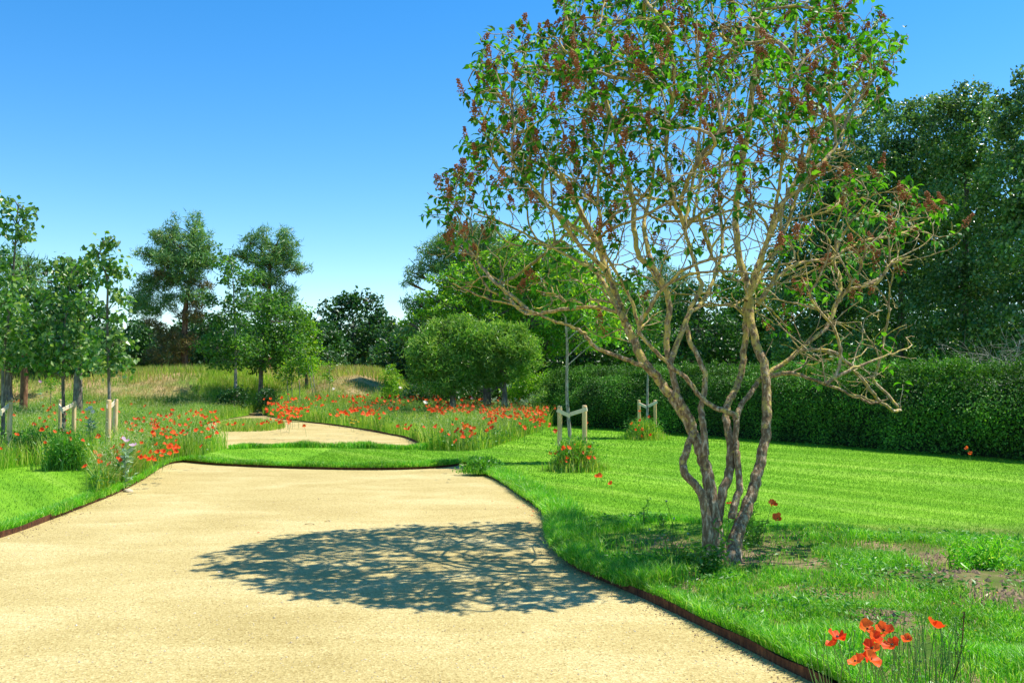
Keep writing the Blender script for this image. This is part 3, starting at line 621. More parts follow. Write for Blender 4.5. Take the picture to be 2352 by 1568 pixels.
for x0, D, lab in ((-330, 46, 'low dark thicket far beyond the left edge'), (-120, 44, 'low dark thicket just beyond the left edge'), (140, 44, 'low dark thicket along the bank top behind the limes'), (300, 56, 'low dark thicket left of the first pine'), (440, 55, 'low dark thicket behind the trunk of the first pine'), (560, 57, 'low dark thicket between the two pine trunks'), (700, 58, 'low dark thicket right of the second pine trunk'), (860, 66, 'low dark thicket beneath the distant round tree'), (960, 52, 'low dark thicket beneath the broad pine'),
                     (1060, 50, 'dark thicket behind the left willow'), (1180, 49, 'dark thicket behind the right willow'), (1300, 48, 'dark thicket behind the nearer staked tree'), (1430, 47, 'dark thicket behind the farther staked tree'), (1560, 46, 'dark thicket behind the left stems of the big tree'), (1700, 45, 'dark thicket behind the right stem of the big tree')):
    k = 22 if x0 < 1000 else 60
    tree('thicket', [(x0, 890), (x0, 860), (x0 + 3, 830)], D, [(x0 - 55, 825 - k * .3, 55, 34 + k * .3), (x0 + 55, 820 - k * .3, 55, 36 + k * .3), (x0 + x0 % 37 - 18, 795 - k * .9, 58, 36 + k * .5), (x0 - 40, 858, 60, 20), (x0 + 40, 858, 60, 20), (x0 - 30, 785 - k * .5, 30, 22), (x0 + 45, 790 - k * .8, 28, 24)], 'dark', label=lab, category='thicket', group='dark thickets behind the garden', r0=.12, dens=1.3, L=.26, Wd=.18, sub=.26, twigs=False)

# yellow-green spreading tree and what stands behind the big tree
tree('spreading_tree', [(1120, 930), (1118, 820), (1125, 720), (1130, 640)], 34,
     [(1012, 640, 32, 12), (1074, 655, 55, 26), (995, 682, 40, 14), (980, 722, 48, 13), (942, 742, 22, 7), (928, 772, 18, 6), (1044, 705, 70, 30), (1132, 665, 60, 38), (1200, 680, 60, 42), (1185, 615, 50, 36), (1120, 610, 45, 30), (1255, 650, 65, 50), (1310, 640, 60, 44), (1060, 620, 30, 16), (1180, 560, 30, 24), (1250, 590, 50, 30), (1230, 730, 80, 40), (1110, 730, 80, 38), (1320, 700, 55, 50), (960, 800, 26, 12), (1330, 770, 60, 40), (1260, 790, 50, 30)], 'bright',
     label='yellow-green tree with layered spreading branches above the willows', category='tree', r0=.18, dens=.9, L=.15, Wd=.08, sub=.24, flat=.45, droop=.1, upn=1.5)
for x, b, lab in ((1040, [(1030, 790, 68, 46), (1015, 750, 26, 18), (1060, 745, 24, 16), (975, 795, 22, 18), (1005, 845, 58, 40), (1065, 775, 50, 34), (985, 820, 42, 42), (1050, 850, 50, 34), (965, 860, 22, 22), (1030, 885, 60, 18)], 'round grey-green pollard willow bush, left one of the pair above the poppies'),
                  (1159, [(1165, 790, 58, 36), (1150, 758, 26, 16), (1195, 765, 24, 18), (1105, 760, 26, 20), (1128, 830, 52, 38), (1195, 825, 46, 36), (1120, 785, 46, 34), (1160, 852, 46, 22), (1215, 800, 26, 28), (1120, 875, 30, 14)], 'round pollard willow with short dark trunk, right one of the pair above the poppies')):
    tree('willow_tree', [(x, 960), (x, 910), (x + 1, 870)], 31.5, b, 'willow', label=lab, category='willow', group='pollard willows above the poppies', r0=.17, dens=1.25, L=.18, Wd=.035, sub=.36, droop=-.4, bark='gbark', jag=.32)
tree('young_shrub', [(898, 935), (898, 900), (898, 860)], 38, [(898, 850, 12, 12), (897, 870, 20, 18), (900, 895, 24, 18)], 'bright', label='small upright green shrub at the right end of the bank', category='shrub', r0=.04, dens=1.0, L=.13, Wd=.05, sub=.35)
tree('young_shrub', [(117, 895), (117, 885), (117, 878)], 37, [(117, 880, 13, 11)], 'bright', label='tiny green bush alone on the dry bank at the left', category='shrub', r0=.02, dens=1.0, L=.12, Wd=.05, sub=.35)
bk = [('tall green tree filling the gap behind the spreading yellow-green tree', 1190, 43, [(1160, 600, 60, 45), (1230, 610, 70, 50), (1310, 630, 70, 50), (1110, 660, 60, 50), (1200, 700, 90, 60), (1300, 720, 80, 60), (1380, 680, 60, 50), (1010, 720, 50, 50), (1060, 680, 55, 50)], 'broad'),
      ('dark tree behind the first staked tree of the lawn', 1330, 38, [(1290, 820, 70, 40), (1370, 800, 80, 50), (1240, 850, 50, 25), (1330, 850, 90, 25)], 'dark'),
      ('sunlit green tree behind the left half of the big tree', 1440, 40, [(1430, 690, 70, 45), (1480, 740, 80, 50), (1400, 760, 60, 50), (1460, 820, 90, 45)], 'broad'),
      ('dark tree directly behind the trunks of the big tree', 1600, 36, [(1580, 690, 60, 40), (1620, 760, 90, 55), (1560, 820, 80, 45), (1680, 830, 80, 45)], 'dark'),
      ('green tree between the big tree and the tall poplars', 1710, 38, [(1700, 660, 60, 50), (1740, 720, 70, 60), (1770, 800, 70, 60), (1690, 760, 60, 50)], 'broad')]
for lab, x, D, b, lf in bk:
    tree('broadleaf_tree', [(x, 930), (x, 840), (x + 4, 730)], D, b, lf, label=lab, group='trees behind the hedge', r0=.15, dens=1.15, L=.18, Wd=.12, sub=.28)
# tall poplars on the right
pp = [('tall poplar at the left end of the right-hand wood, sloping crown', 1890, 31, [(1800, 610, 40, 60), (1850, 540, 65, 90), (1895, 420, 60, 85), (1950, 320, 55, 60), (2012, 262, 38, 40), (1960, 440, 70, 80), (1860, 680, 90, 80), (1940, 600, 80, 90), (1850, 790, 90, 60), (1950, 760, 80, 70)]),
      ('tall poplar right behind the outer twigs of the big tree', 2070, 29, [(2075, 300, 60, 60), (2120, 260, 50, 45), (2050, 400, 80, 80), (2110, 380, 80, 80), (2040, 520, 90, 90), (2110, 520, 90, 90), (2060, 660, 100, 90), (2060, 790, 110, 60)]),
      ('tall poplar with the highest rounded crown before the frame edge', 2215, 27, [(2175, 260, 45, 45), (2225, 240, 60, 50), (2190, 340, 80, 80), (2260, 340, 80, 90), (2200, 470, 100, 90), (2240, 600, 100, 90), (2180, 690, 90, 90), (2220, 800, 110, 60)]),
      ('tallest poplar at the right edge of the photo', 2370, 25, [(2375, 190, 48, 50), (2310, 260, 50, 50), (2370, 300, 80, 80), (2330, 430, 90, 90), (2400, 480, 90, 100), (2340, 590, 100, 100), (2330, 740, 100, 90), (2420, 680, 90, 100), (2390, 820, 110, 60)])]
for lab, x, D, b in pp:
    tree('poplar_tree', [(x, 930), (x, 700), (x + 5, 450), (x, 320)], D, b, 'poplar', label=lab, category='poplar', group='tall poplars on the right', r0=.14, dens=1.25, L=.12, Wd=.085, sub=.2, jag=.1, twigs=False)
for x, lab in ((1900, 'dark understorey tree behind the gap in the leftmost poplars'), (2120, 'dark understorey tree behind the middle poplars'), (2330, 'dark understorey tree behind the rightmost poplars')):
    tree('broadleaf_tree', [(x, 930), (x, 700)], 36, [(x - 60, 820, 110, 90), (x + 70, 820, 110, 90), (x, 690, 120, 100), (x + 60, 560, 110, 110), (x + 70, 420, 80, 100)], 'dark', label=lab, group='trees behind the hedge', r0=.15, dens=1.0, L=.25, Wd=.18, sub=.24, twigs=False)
# bare twiggy shrub at the right edge
def twiggy(name, root, dirs, levels, r, ln, material, spread=.5, seed=1, sides=4):
    rs = np.random.default_rng(seed); out_ = []
    def go(p, d, r, ln, lv):
        pts = [p]; q = p
        for i in range(4):
            d = unit(d + rs.normal(size=3) * .14); q = q + d * ln / 4; pts.append(q)
        out_.append(tube(pts, np.linspace(r, r * .55, 5), sides))
        if lv > 0:
            for k in range(rs.integers(2, 5)):
                go(pts[rs.integers(1, 5)], unit(d + rs.normal(size=3) * spread), r * .55, ln * rs.uniform(.55, .85), lv - 1)
    for d in dirs: go(np.array(root, float), unit(np.array(d, float)), r, ln, levels)
    return cat(out_)
bs = pixd(2350, 850, 20.5); bs.z = LAWN
t = empty('bare_shrub', bs); tag(t, 'leafless pale twiggy shrub at the right edge behind the hedge', 'shrub')
add('branches', *twiggy('b', bs, [(-.5, -.1, 1.6), (-.2, .2, 1.8), (.3, -.2, 1.7), (0, 0, 2), (-.4, -.3, 1.4)], 4, .032, 1.45, None, .6, 5), M['palebark'], t)

# ------------------------------------------------------------------ hedge
h0, h1 = pix(1235, 972), pix(2352, 1058); hd = (h1 - h0).normalized(); h1 = h1 + hd * 7
hn_ = Vector((hd.y, -hd.x, 0)); hn_ = hn_ if hn_.y < 0 else -hn_       # towards the camera side
hl = (h1 - h0).length; th, hh0 = 1.6, 1.62
t = empty('hedge', h0); tag(t, 'long clipped green hedge running along the far side of the lawn', 'hedge')
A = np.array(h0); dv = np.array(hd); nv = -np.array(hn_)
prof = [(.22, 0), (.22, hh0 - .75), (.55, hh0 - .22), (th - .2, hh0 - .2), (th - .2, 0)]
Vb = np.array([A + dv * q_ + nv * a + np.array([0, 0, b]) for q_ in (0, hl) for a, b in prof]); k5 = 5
add('shade_core', Vb, [(i, (i + 1) % k5, (i + 1) % k5 + k5, i + k5) for i in range(k5)], M['core'], t)  # solid dark core, stands in for the shaded inside of the hedge
n1, n2 = 95000, 62000
u = rng.uniform(0, hl, n1); z = rng.uniform(.0, 1, n1) ** .75 * hh0; b = (vnoise(u, z, 1.1, 71) - .5) * .55
P1 = A + dv * u[:, None] + nv * (b + rng.normal(0, .12, n1) + np.where(z > hh0 - .65, (z - hh0 + .65) * .62, 0))[:, None] + np.array([0, 0, 1.0]) * z[:, None]
N1 = unit(np.array(hn_) + rng.normal(size=(n1, 3)) * .6 + np.array([0, 0, 1.0]) * (.3 + 1.2 * (z > hh0 - .65))[:, None])
u = rng.uniform(0, hl, n2); v = rng.uniform(.42, th, n2); top = hh0 + (vnoise(u, v, .9, 72) - .4) * .34 + (vnoise(u, v, 7, 73) ** 4) * .35
P2 = A + dv * u[:, None] + nv * v[:, None] + np.array([0, 0, 1.0]) * (top + rng.normal(0, .05, n2))[:, None]
N2 = unit(np.array([0, 0, 1.0]) + rng.normal(size=(n2, 3)) * .7)
# upright shoots
ns = 3200; u = rng.uniform(0, hl, ns); v = rng.uniform(.08, th * .8, ns); sh = rng.uniform(.1, .42, ns)
kk = rng.uniform(0, 1, (ns, 14)); P3 = (A + dv * u[:, None] + nv * v[:, None])[:, None] + np.array([0, 0, 1.0]) * (hh0 - .02 - np.clip(.5 - v, 0, 1)[:, None] + kk * sh[:, None])[..., None] + rng.normal(0, .018, (ns, 14, 3))
P3 = P3.reshape(-1, 3); N3 = rdir(len(P3), .5)
P = np.vstack([P1, P2, P3]); Nn = np.vstack([N1, N2, N3]); n = len(P)
V, F = leaves(P, unit(rdir(n) + np.array([0, 0, .7])), Nn, rng.uniform(.035, .075, n), rng.uniform(.022, .042, n)); add('foliage', V, F, M['hedge'], t)
# soft bush at the hedge's left end
tree('rounded_bush', [(1262, 958), (1262, 940), (1262, 925)], 31, [(1262, 915, 34, 28), (1240, 930, 22, 18), (1290, 925, 24, 24)], 'willow', label='soft rounded green bush in front of the left end of the hedge', category='shrub', r0=.04, dens=1.1, L=.10, Wd=.025, sub=.3, bark='gbark')
tree('green_thicket', [(1215, 960), (1215, 920), (1215, 880)], 35, [(1200, 890, 32, 22), (1235, 880, 38, 24), (1270, 885, 30, 20), (1180, 905, 26, 14)], 'bright', label='bright green thicket between the right willow and the hedge', category='shrub', r0=.05, dens=1.1, L=.10, Wd=.05, sub=.3)
for (a, b, D, bl_, lab) in ((538, 935, 38.5, [(540, 905, 24, 16), (520, 915, 22, 14), (552, 925, 14, 12)], 'added dark low bush standing in for shade at the left of the dark step below the bank'), (612, 932, 38.5, [(612, 905, 18, 14), (604, 918, 14, 12), (625, 920, 18, 12)], 'green low bush at the right of the dark step below the bank')):  # left bush is added to stand for the deep shade under the trees
    tree('low_bush', [(a, b), (a, b - 12), (a, b - 24)], D, bl_, 'dark', label=lab, category='shrub', r0=.03, dens=1.2, L=.12, Wd=.07, sub=.35)
tree('undergrowth', [(1060, 940), (1060, 925), (1060, 910)], 36, [(955, 900, 28, 16), (1000, 902, 40, 18), (1060, 900, 50, 20), (1120, 900, 40, 18), (1165, 902, 30, 16)], 'dark', label='dark green undergrowth beneath and behind the pair of pollard willows', category='shrub', r0=.04, dens=1.2, L=.14, Wd=.08, sub=.35)
# thin saplings on the bank
for i, (x0, x1, top) in enumerate(((727, 712, 822), (722, 700, 800), (690, 684, 826), (672, 668, 830), (664, 655, 845), (757, 757, 838))):
    D = 39; b = pixd(x0, 912, D)
    tree('sapling', [(x0, 915), ((x0 + x1) / 2, (912 + top) / 2), (x1, top)], D, [(x1, top, 14, 9), (x1 - 4, top + 22, 15, 10), (x1 + 6, top + 35, 12, 6)], 'bright',
         label='thin sapling with sparse pale leaves among the cluster on the sunny bank', category='sapling', group='saplings on the sunny bank', r0=.022, dens=.5, L=.12, Wd=.07, sub=.5, bark='palebark')

# ------------------------------------------------------------------ staked young trees
LT = dict(dens=.8, L=.12, Wd=.095, sub=.36, droop=.9, upn=.9, bark='gbark', group='young lime trees on the left', category='lime tree')
tree('lime_tree', [(6, 1075), (7, 950), (8, 830), (28, 650), (38, 520), (42, 465)], 17.4,
     [(20, 462, 18, 12), (50, 480, 22, 12), (58, 502, 15, 8), (52, 528, 20, 8), (12, 500, 16, 14), (8, 540, 22, 18), (55, 545, 14, 6), (0, 590, 36, 22), (20, 640, 45, 26), (0, 700, 60, 34), (30, 760, 60, 36), (5, 815, 45, 26)], 'lime', label='tall young lime at the left edge, its slim top reaching highest', r0=.04, **LT)
tree('lime_tree', [(146, 1078), (146, 950), (145, 850), (150, 740), (165, 620)], 18,
     [(165, 602, 22, 13), (190, 625, 32, 18), (150, 640, 30, 22), (205, 600, 18, 10), (140, 690, 45, 26), (195, 690, 35, 26), (150, 740, 60, 30), (110, 790, 48, 26), (175, 790, 55, 28), (150, 835, 62, 20), (70, 830, 36, 18)], 'lime', label='bushy young lime in the middle of the three, trunk between two stakes', r0=.045, **LT)
tree('lime_tree', [(253, 1062), (252, 950), (250, 860), (246, 740), (246, 640), (225, 590), (250, 555)], 17,
     [(258, 552, 10, 4), (236, 560, 16, 7), (215, 580, 13, 8), (240, 600, 20, 8), (250, 618, 22, 12), (268, 608, 18, 7), (278, 625, 12, 8), (240, 650, 20, 13), (258, 672, 24, 10), (240, 705, 20, 14), (278, 690, 13, 10), (265, 735, 28, 15), (235, 765, 32, 18), (275, 785, 32, 18), (240, 810, 40, 16), (285, 820, 25, 12), (250, 838, 44, 13)], 'lime', label='slender young lime nearest the path, its bent tip leaning right', r0=.038, **LT)
tree('young_tree', [(1314, 1062), (1308, 990), (1302, 900), (1303, 800), (1299, 710), (1310, 640), (1312, 560)], 16.9,
     [(1385, 735, 38, 26), (1420, 765, 28, 18), (1340, 700, 42, 26), (1290, 680, 38, 24), (1400, 700, 30, 22), (1330, 655, 38, 22), (1265, 715, 26, 18), (1375, 775, 26, 12), (1310, 610, 46, 28), (1285, 560, 38, 24), (1330, 520, 34, 22)], 'bright',
     label='young tree with thin pale trunk between two stakes and red poppies', category='young tree', r0=.042, dens=1.0, L=.12, Wd=.07, sub=.4, droop=.6, bark='palebark')
tree('young_tree', [(1489, 1004), (1487, 930), (1488, 860), (1492, 780)], 23.7,
     [(1490, 800, 35, 20), (1470, 760, 38, 24), (1515, 770, 34, 24), (1490, 730, 34, 20)], 'broad',
     label='small young tree with grey trunk in the farther stakes by the hedge', category='young tree', r0=.045, dens=.75, L=.12, Wd=.07, sub=.4, droop=.5, bark='palebark')

def post_mesh(b, h, r):
    z = [0, h - .03, h - .008, h]; rr = [r, r, r * .93, r * .7]
    v, f = tube([(b.x, b.y, b.z + q) for q in z], rr, 14); k = len(v); c = np.array([[b.x, b.y, b.z + h + .001]]); v = np.vstack([v, c])
    f2 = [(k - 14 + i, k - 14 + (i + 1) % 14, k, k) for i in range(14)]
    return v, f, f2
def slat(a, b, w, th_):
    a = np.array(a, float); b = np.array(b, float); d = unit(b - a); s = unit(np.cross(d, [0, 0, 1.0])) * th_ / 2; u = unit(np.cross(s, d)) * w / 2
    V = [a - s - u, a + s - u, a + s + u, a - s + u, b - s - u, b + s - u, b + s + u, b - s + u]
    return np.array(V), [(0, 3, 2, 1), (4, 5, 6, 7), (0, 1, 5, 4), (1, 2, 6, 5), (2, 3, 7, 6), (3, 0, 4, 7)]
def support(p1, p2, trunkp, label, h=1.08, r=.045, single=False):
    t = empty('tree_stakes', (p1 + p2) / 2); tag(t, label, 'tree stakes', 'wooden stake frames of young trees')
    for p in (p1, p2):
        b = Vector((p.x, p.y, LAWN - .05)); hh = h + .05 + random.uniform(-.02, .02)
        v, f, f2 = post_mesh(b, hh, r)
        o = add('post', v, f, M['wood'], t, smooth=True)
        cap_v = v[-15:]; cf = [(i, (i + 1) % 14, 14) for i in range(14)]
        c = add('post_top', cap_v, cf, M['strap'], o)
        c.location = (0, 0, 0)
        c.data.transform(Matrix.Translation(Vector((0, 0, 0))))
    for p, dz in ((p1, -.16), (p2, -.12)):
        side = Vector((0, -r - .012, 0))
        a = Vector((p.x, p.y, LAWN + h + dz + .04)) + side; b = Vector((trunkp.x, trunkp.y, LAWN + h + dz - .05)) + Vector((0, -.055 if p is p1 else -.085, 0))
        ex = (a - b).normalized() * .06
        add('cross_slat', *slat(a + ex, b, .07, .02), M['strap'], t)
support(pix(-48, 1062), pix(20, 1062), pix(6, 1066), 'stake frame cut off by the left photo edge, one round post visible', 1.13)
support(pix(137, 1040), pix(168, 1047), pix(146, 1052), 'stake frame with two posts around the middle lime on the left', 1.12, .042)
support(pix(247, 1068), pix(263, 1058), pix(253, 1060), 'stake frame seen end on, two posts close together nearest the path', 1.18, .047)
support(pix(1286, 1064), pix(1343, 1068), pix(1310, 1064), 'two-post stake frame on the lawn with poppies at its foot', 1.08)
support(pix(1468, 1001), pix(1505, 1004), pix(1488, 1004), 'smaller farther two-post stake frame on the lawn near the hedge', 1.0, .042)

# ------------------------------------------------------------------ the lilac
S = [  # (part name, base radius, tip radius, distance at base and tip, points)
 ('stem', .066, .030, 7.40, 8.0, [(1657, 1308), (1650, 1255), (1640, 1195), (1628, 1105), (1612, 1045), (1590, 990), (1562, 940), (1534, 900), (1500, 855), (1473, 822), (1453, 774), (1435, 737), (1424, 701), (1406, 653), (1395, 624), (1370, 560), (1330, 480), (1290, 400)]),
 ('stem', .040, .026, 7.38, 7.6, [(1630, 1255), (1618, 1160), (1602, 1120), (1571, 1080), (1575, 1040), (1588, 1005), (1592, 975), (1572, 935), (1556, 905), (1545, 860), (1532, 800), (1534, 741), (1534, 682), (1501, 617), (1468, 591), (1457, 525), (1453, 460), (1425, 340), (1390, 230)]),
 ('stem', .044, .024, 7.55, 8.6, [(1640, 1235), (1659, 1137), (1677, 1075), (1677, 1014), (1668, 961), (1672, 926), (1686, 900), (1703, 856), (1712, 777), (1713, 711), (1732, 635), (1743, 598), (1776, 525), (1809, 450), (1850, 370), (1900, 280), (1970, 190)]),
 ('stem', .034, .020, 7.50, 8.2, [(1681, 1190), (1690, 1150), (1699, 1111), (1694, 1049), (1689, 1010), (1694, 953), (1703, 931), (1725, 900), (1743, 874), (1765, 856), (1817, 821), (1861, 781), (1896, 755), (1924, 692), (1930, 640), (1914, 594), (1939, 533)]),
 ('stem', .064, .030, 7.40, 8.4, [(1682, 1290), (1690, 1240), (1700, 1200), (1716, 1163), (1734, 1106), (1749, 1049), (1760, 988), (1762, 917), (1756, 843), (1738, 794), (1725, 733), (1722, 680), (1700, 600), (1690, 500), (1700, 400), (1720, 280), (1735, 150), (1740, 30)]),
 ('stem', .030, .016, 7.42, 8.1, [(1622, 1045), (1615, 970), (1611, 930), (1620, 856), (1589, 794), (1576, 746), (1590, 700), (1612, 660), (1600, 617), (1574, 525), (1585, 460), (1600, 360), (1610, 240), (1600, 110)]),
 ('branch', .028, .014, 7.50, 7.0, [(1690, 960), (1686, 952), (1642, 935), (1607, 909), (1576, 869), (1545, 843), (1500, 800), (1470, 760), (1450, 690), (1400, 600), (1340, 540), (1270, 480)]),
 ('branch', .026, .008, 7.75, 6.8, [(1510, 862), (1468, 836), (1417, 818), (1366, 796), (1347, 770), (1318, 752), (1263, 732), (1180, 700), (1100, 680), (1040, 650)]),
 ('branch', .024, .008, 7.7, 6.9, [(1770, 862), (1813, 856), (1852, 865), (1896, 882), (1953, 904), (2000, 925), (2040, 915)]),
 ('branch', .020, .007, 7.4, 7.2, [(1896, 882), (1950, 850), (2000, 830), (2050, 812), (2085, 800)]),
 ('branch', .024, .010, 7.9, 9.0, [(1740, 700), (1796, 625), (1857, 600), (1909, 594), (1986, 553), (2052, 543), (2098, 523), (2150, 495)]),
 ('branch', .022, .010, 7.8, 7.2, [(1924, 692), (1950, 665), (2011, 651), (2042, 610), (2090, 590)]),
 ('branch', .026, .012, 7.6, 8.9, [(1538, 836), (1578, 730), (1607, 701), (1640, 640), (1660, 560), (1650, 450), (1660, 330), (1680, 200), (1690, 60)]),
 ('branch', .026, .010, 7.8, 9.5, [(1435, 737), (1380, 640), (1330, 600), (1250, 560), (1170, 520), (1090, 490)]),
 ('branch', .026, .010, 8.0, 9.6, [(1501, 617), (1480, 520), (1500, 400), (1490, 280), (1500, 150), (1480, 30)]),
 ('branch', .024, .010, 7.7, 7.0, [(1395, 624), (1330, 560), (1260, 470), (1200, 400), (1150, 330)]),
 ('branch', .024, .010, 8.1, 9.4, [(1713, 690), (1790, 560), (1830, 450), (1860, 330), (1900, 180), (1950, 90)]),
 ('branch', .022, .010, 7.6, 6.8, [(1722, 680), (1760, 560), (1790, 430), (1800, 300), (1820, 160), (1830, 40)]),
 ('branch', .022, .010, 7.6, 6.9, [(1574, 525), (1540, 430), (1530, 320), (1550, 200), (1540, 80)]),
]
tl = empty('lilac_tree', (TRB.x, 7.4, LAWN)); tag(tl, 'large multi-stemmed lilac with lichen-covered branches and brown seed heads beside the gravel', 'tree')
nodes, par, frad, traced = [], [], [], []
for nm, ra, rb, da, db, pts in S:
    pb = bez(pts, 5); n = len(pb); dd = da + (db + .5 - da) * np.linspace(0, 1, n) ** 1.15
    P = np.array([tuple(pixd(a, b, d)) for (a, b), d in zip(pb, dd)])
    if nm == 'stem' and pts[0][1] > 1200: P[0, 2] = min(P[0, 2], LAWN - .03)
    P[1:-1] += rng.normal(0, .004, (n - 2, 3)); rr = ra + (rb - ra) * np.linspace(0, 1, n) ** .8
    if nm == 'stem' and pts[0][1] > 1230: rr[:4] *= np.array([1.55, 1.3, 1.15, 1.05])
    rr = rr * rng.uniform(.98, 1.03, n) * np.interp(np.arange(n), [0, n * .25, n], [1, .86, .82])
    kf = [i for i in range(n)]
    Pm = bez([tuple(p) for p in P], 3); rm = np.interp(np.linspace(0, n - 1, len(Pm)), np.arange(n), rr)
    half = len(Pm) * 2 // 5 if nm == 'stem' else 0
    vv, ff = tube(Pm, rm, 14 if nm == 'stem' else 10, .045 if nm == 'stem' else .03, ra * 700)
    sd = 14 if nm == 'stem' else 10
    mi = (np.arange(len(ff)) // sd > half).astype(int)
    add(nm, vv, ff, M['bark'], tl, smooth=True)
    last = -1
    for i, (p, r_) in enumerate(zip(P, rr)):
        nodes.append(p); par.append(last); frad.append(r_); traced.append(True); last = len(nodes) - 1
# root flare
rf = []
for k in range(7):
    a = k * .9 + .3; b0 = np.array([TRB.x - .01, 7.41, 0]); d = np.array([math.cos(a), math.sin(a), 0])
    rf.append(tube([b0 + d * .02 + [0, 0, .42], b0 + d * .045 + [0, 0, .2], b0 + d * .10 + [0, 0, .07], b0 + d * .19 + [0, 0, .0]], [.035, .045, .04, .02], 8))
add('root_flare', *cat(rf), M['bark'], tl, smooth=True)
# attractors inside the crown outline
crown = [(1000, 545), (1035, 430), (1045, 360), (1085, 300), (1095, 205), (1170, 95), (1245, 55), (1290, 0), (1330, -40), (1500, -75), (1750, -80), (1880, -45), (1960, 0), (2000, 30), (2040, 50), (2078, 80), (2060, 160), (2035, 225), (1985, 280), (1960, 340), (2030, 400), (2100, 440), (2195, 475), (2185, 545), (2120, 610), (2080, 650), (2060, 720), (2120, 795), (2080, 850), (2040, 915), (1930, 890), (1830, 855), (1790, 800), (1740, 740), (1600, 700), (1520, 760), (1420, 800), (1300, 740), (1180, 700), (1040, 650)]
cx0, cy0 = 1590, 430
def edge_frac(q):
    lo = np.zeros(len(q)); hi = np.full(len(q), 6.0)
    for _ in range(14):
        m_ = (lo + hi) / 2; ins = inpoly(cx0 + (q[:, 0] - cx0) * m_, cy0 + (q[:, 1] - cy0) * m_, crown); lo = np.where(ins, m_, lo); hi = np.where(ins, hi, m_)
    return 1 / np.maximum(lo, .6)
def targets(n_, shell):
    q = scatter(crown, n_, lambda x, y: np.clip(1.0 - (y - 330) / 600, .33, 1) * np.where((x < 1300) & (y > 480), .6, 1))
    fr = np.clip(edge_frac(q), 0, 1); half = 2.0 * np.sqrt(np.maximum(0.04, 1 - fr ** 2.2))
    q = np.array([cx0, cy0]) + (q - np.array([cx0, cy0])) * (1 + np.clip(rng.normal(0, .035, n_) + .16 * (vnoise(np.arctan2(q[:, 1] - cy0, q[:, 0] - cx0) * 4, fr * 0, 1.6, 91) - .55), -.14, .10) * (fr > .7))[:, None]
    sg = np.sign(rng.uniform(-1, 1, n_)) * (1 - (1 - rng.uniform(0, 1, n_) ** shell))
    return np.array([tuple(pixd(a, b, d)) for (a, b), d in zip(q, 8.7 + sg * half)])
CAP = 60000; NPa = np.zeros((CAP, 3)); ND = np.zeros((CAP, 3)); k0 = len(nodes); NPa[:k0] = nodes
for i in range(k0):
    ND[i] = unit(NPa[i] - NPa[par[i]]) if par[i] >= 0 else (0, 0, 1)
VB = np.array([1.75, 7.5, .4]); cnt_ = k0
for n_, shell, kang in ((80, .25, 1.6), (520, .4, 1.4), (3600, .6, 1.2)):
    T_ = targets(n_, shell); T_ = T_[np.argsort(np.linalg.norm(T_ - VB, axis=1) + rng.normal(0, .5, n_))]
    for tp_ in T_:
        P_ = NPa[:cnt_]; dl = tp_ - P_; ds = np.linalg.norm(dl, axis=1) + 1e-6; ca = (dl * ND[:cnt_]).sum(1) / ds
        fl = np.linalg.norm(P_ - VB, axis=1) / np.linalg.norm(tp_ - VB)
        cost = ds * (1 + kang * (1 - ca) ** 2) + np.where(fl > 1, 3, 0) + np.where(P_[:, 2] < 1.0, 3, 0)
        b_ = int(np.argmin(cost)); L_ = ds[b_]
        if L_ < .08: continue
        st_ = ND[b_]; c1 = P_[b_] + unit(st_ * .7 + unit(dl[b_]) * 1.0 + rng.normal(0, .10, 3)) * L_ * .45
        c2 = tp_ - unit(unit(tp_ - c1) + np.array([0, 0, .35])) * L_ * .25
        ns_ = max(3, int(L_ / .07)); pv = P_[b_]; pi = b_; jit = rng.normal(0, .0055, (ns_, 3))
        for q_ in range(1, ns_ + 1):
            u = q_ / ns_; w_ = 1 - u
            x_ = w_ ** 3 * P_[b_] + 3 * w_ * w_ * u * c1 + 3 * w_ * u * u * c2 + u ** 3 * tp_ + jit[q_ - 1]
            NPa[cnt_] = x_; ND[cnt_] = unit(x_ - pv); nodes.append(x_.copy()); par.append(pi); frad.append(0); traced.append(False); pi = cnt_; pv = x_; cnt_ += 1
n = len(nodes); NP = np.array(nodes); ch = [[] for _ in range(n)]
for i, p in enumerate(par):
    if p >= 0: ch[p].append(i)
rad = np.zeros(n)
for i in range(n - 1, -1, -1):
    kids = [c for c in ch[i] if not traced[c]]
    rad[i] = .0036 if not kids else min(.0175, (sum(rad[c] ** 2.6 for c in kids)) ** (1 / 2.6) + .00004)
chains = []; 
for i in range(n):
    if traced[i]: starts = [c for c in ch[i] if not traced[c]]
    else:
        kids = ch[i]; starts = sorted(kids, key=lambda c: -rad[c])[1:] if len(kids) > 1 else []
    for s_ in starts:
        c = [i, s_]
        while ch[c[-1]]:
            c.append(max(ch[c[-1]], key=lambda k: rad[k]))
        chains.append(c)
thick, thin = [], []
for c in chains:
    P = NP[c]; r_ = rad[c].copy(); r_[0] = r_[1] * 1.05 
    (thick if r_[1] > .0062 else thin).append(tube(P, r_, 6 if r_[1] > .0062 else 4))
add('branches', *cat(thick), M['barkup'], tl, smooth=True)
add('twigs', *cat(thin), M['twig'], tl, smooth=True)
print('lilac nodes', n, 'chains', len(chains))
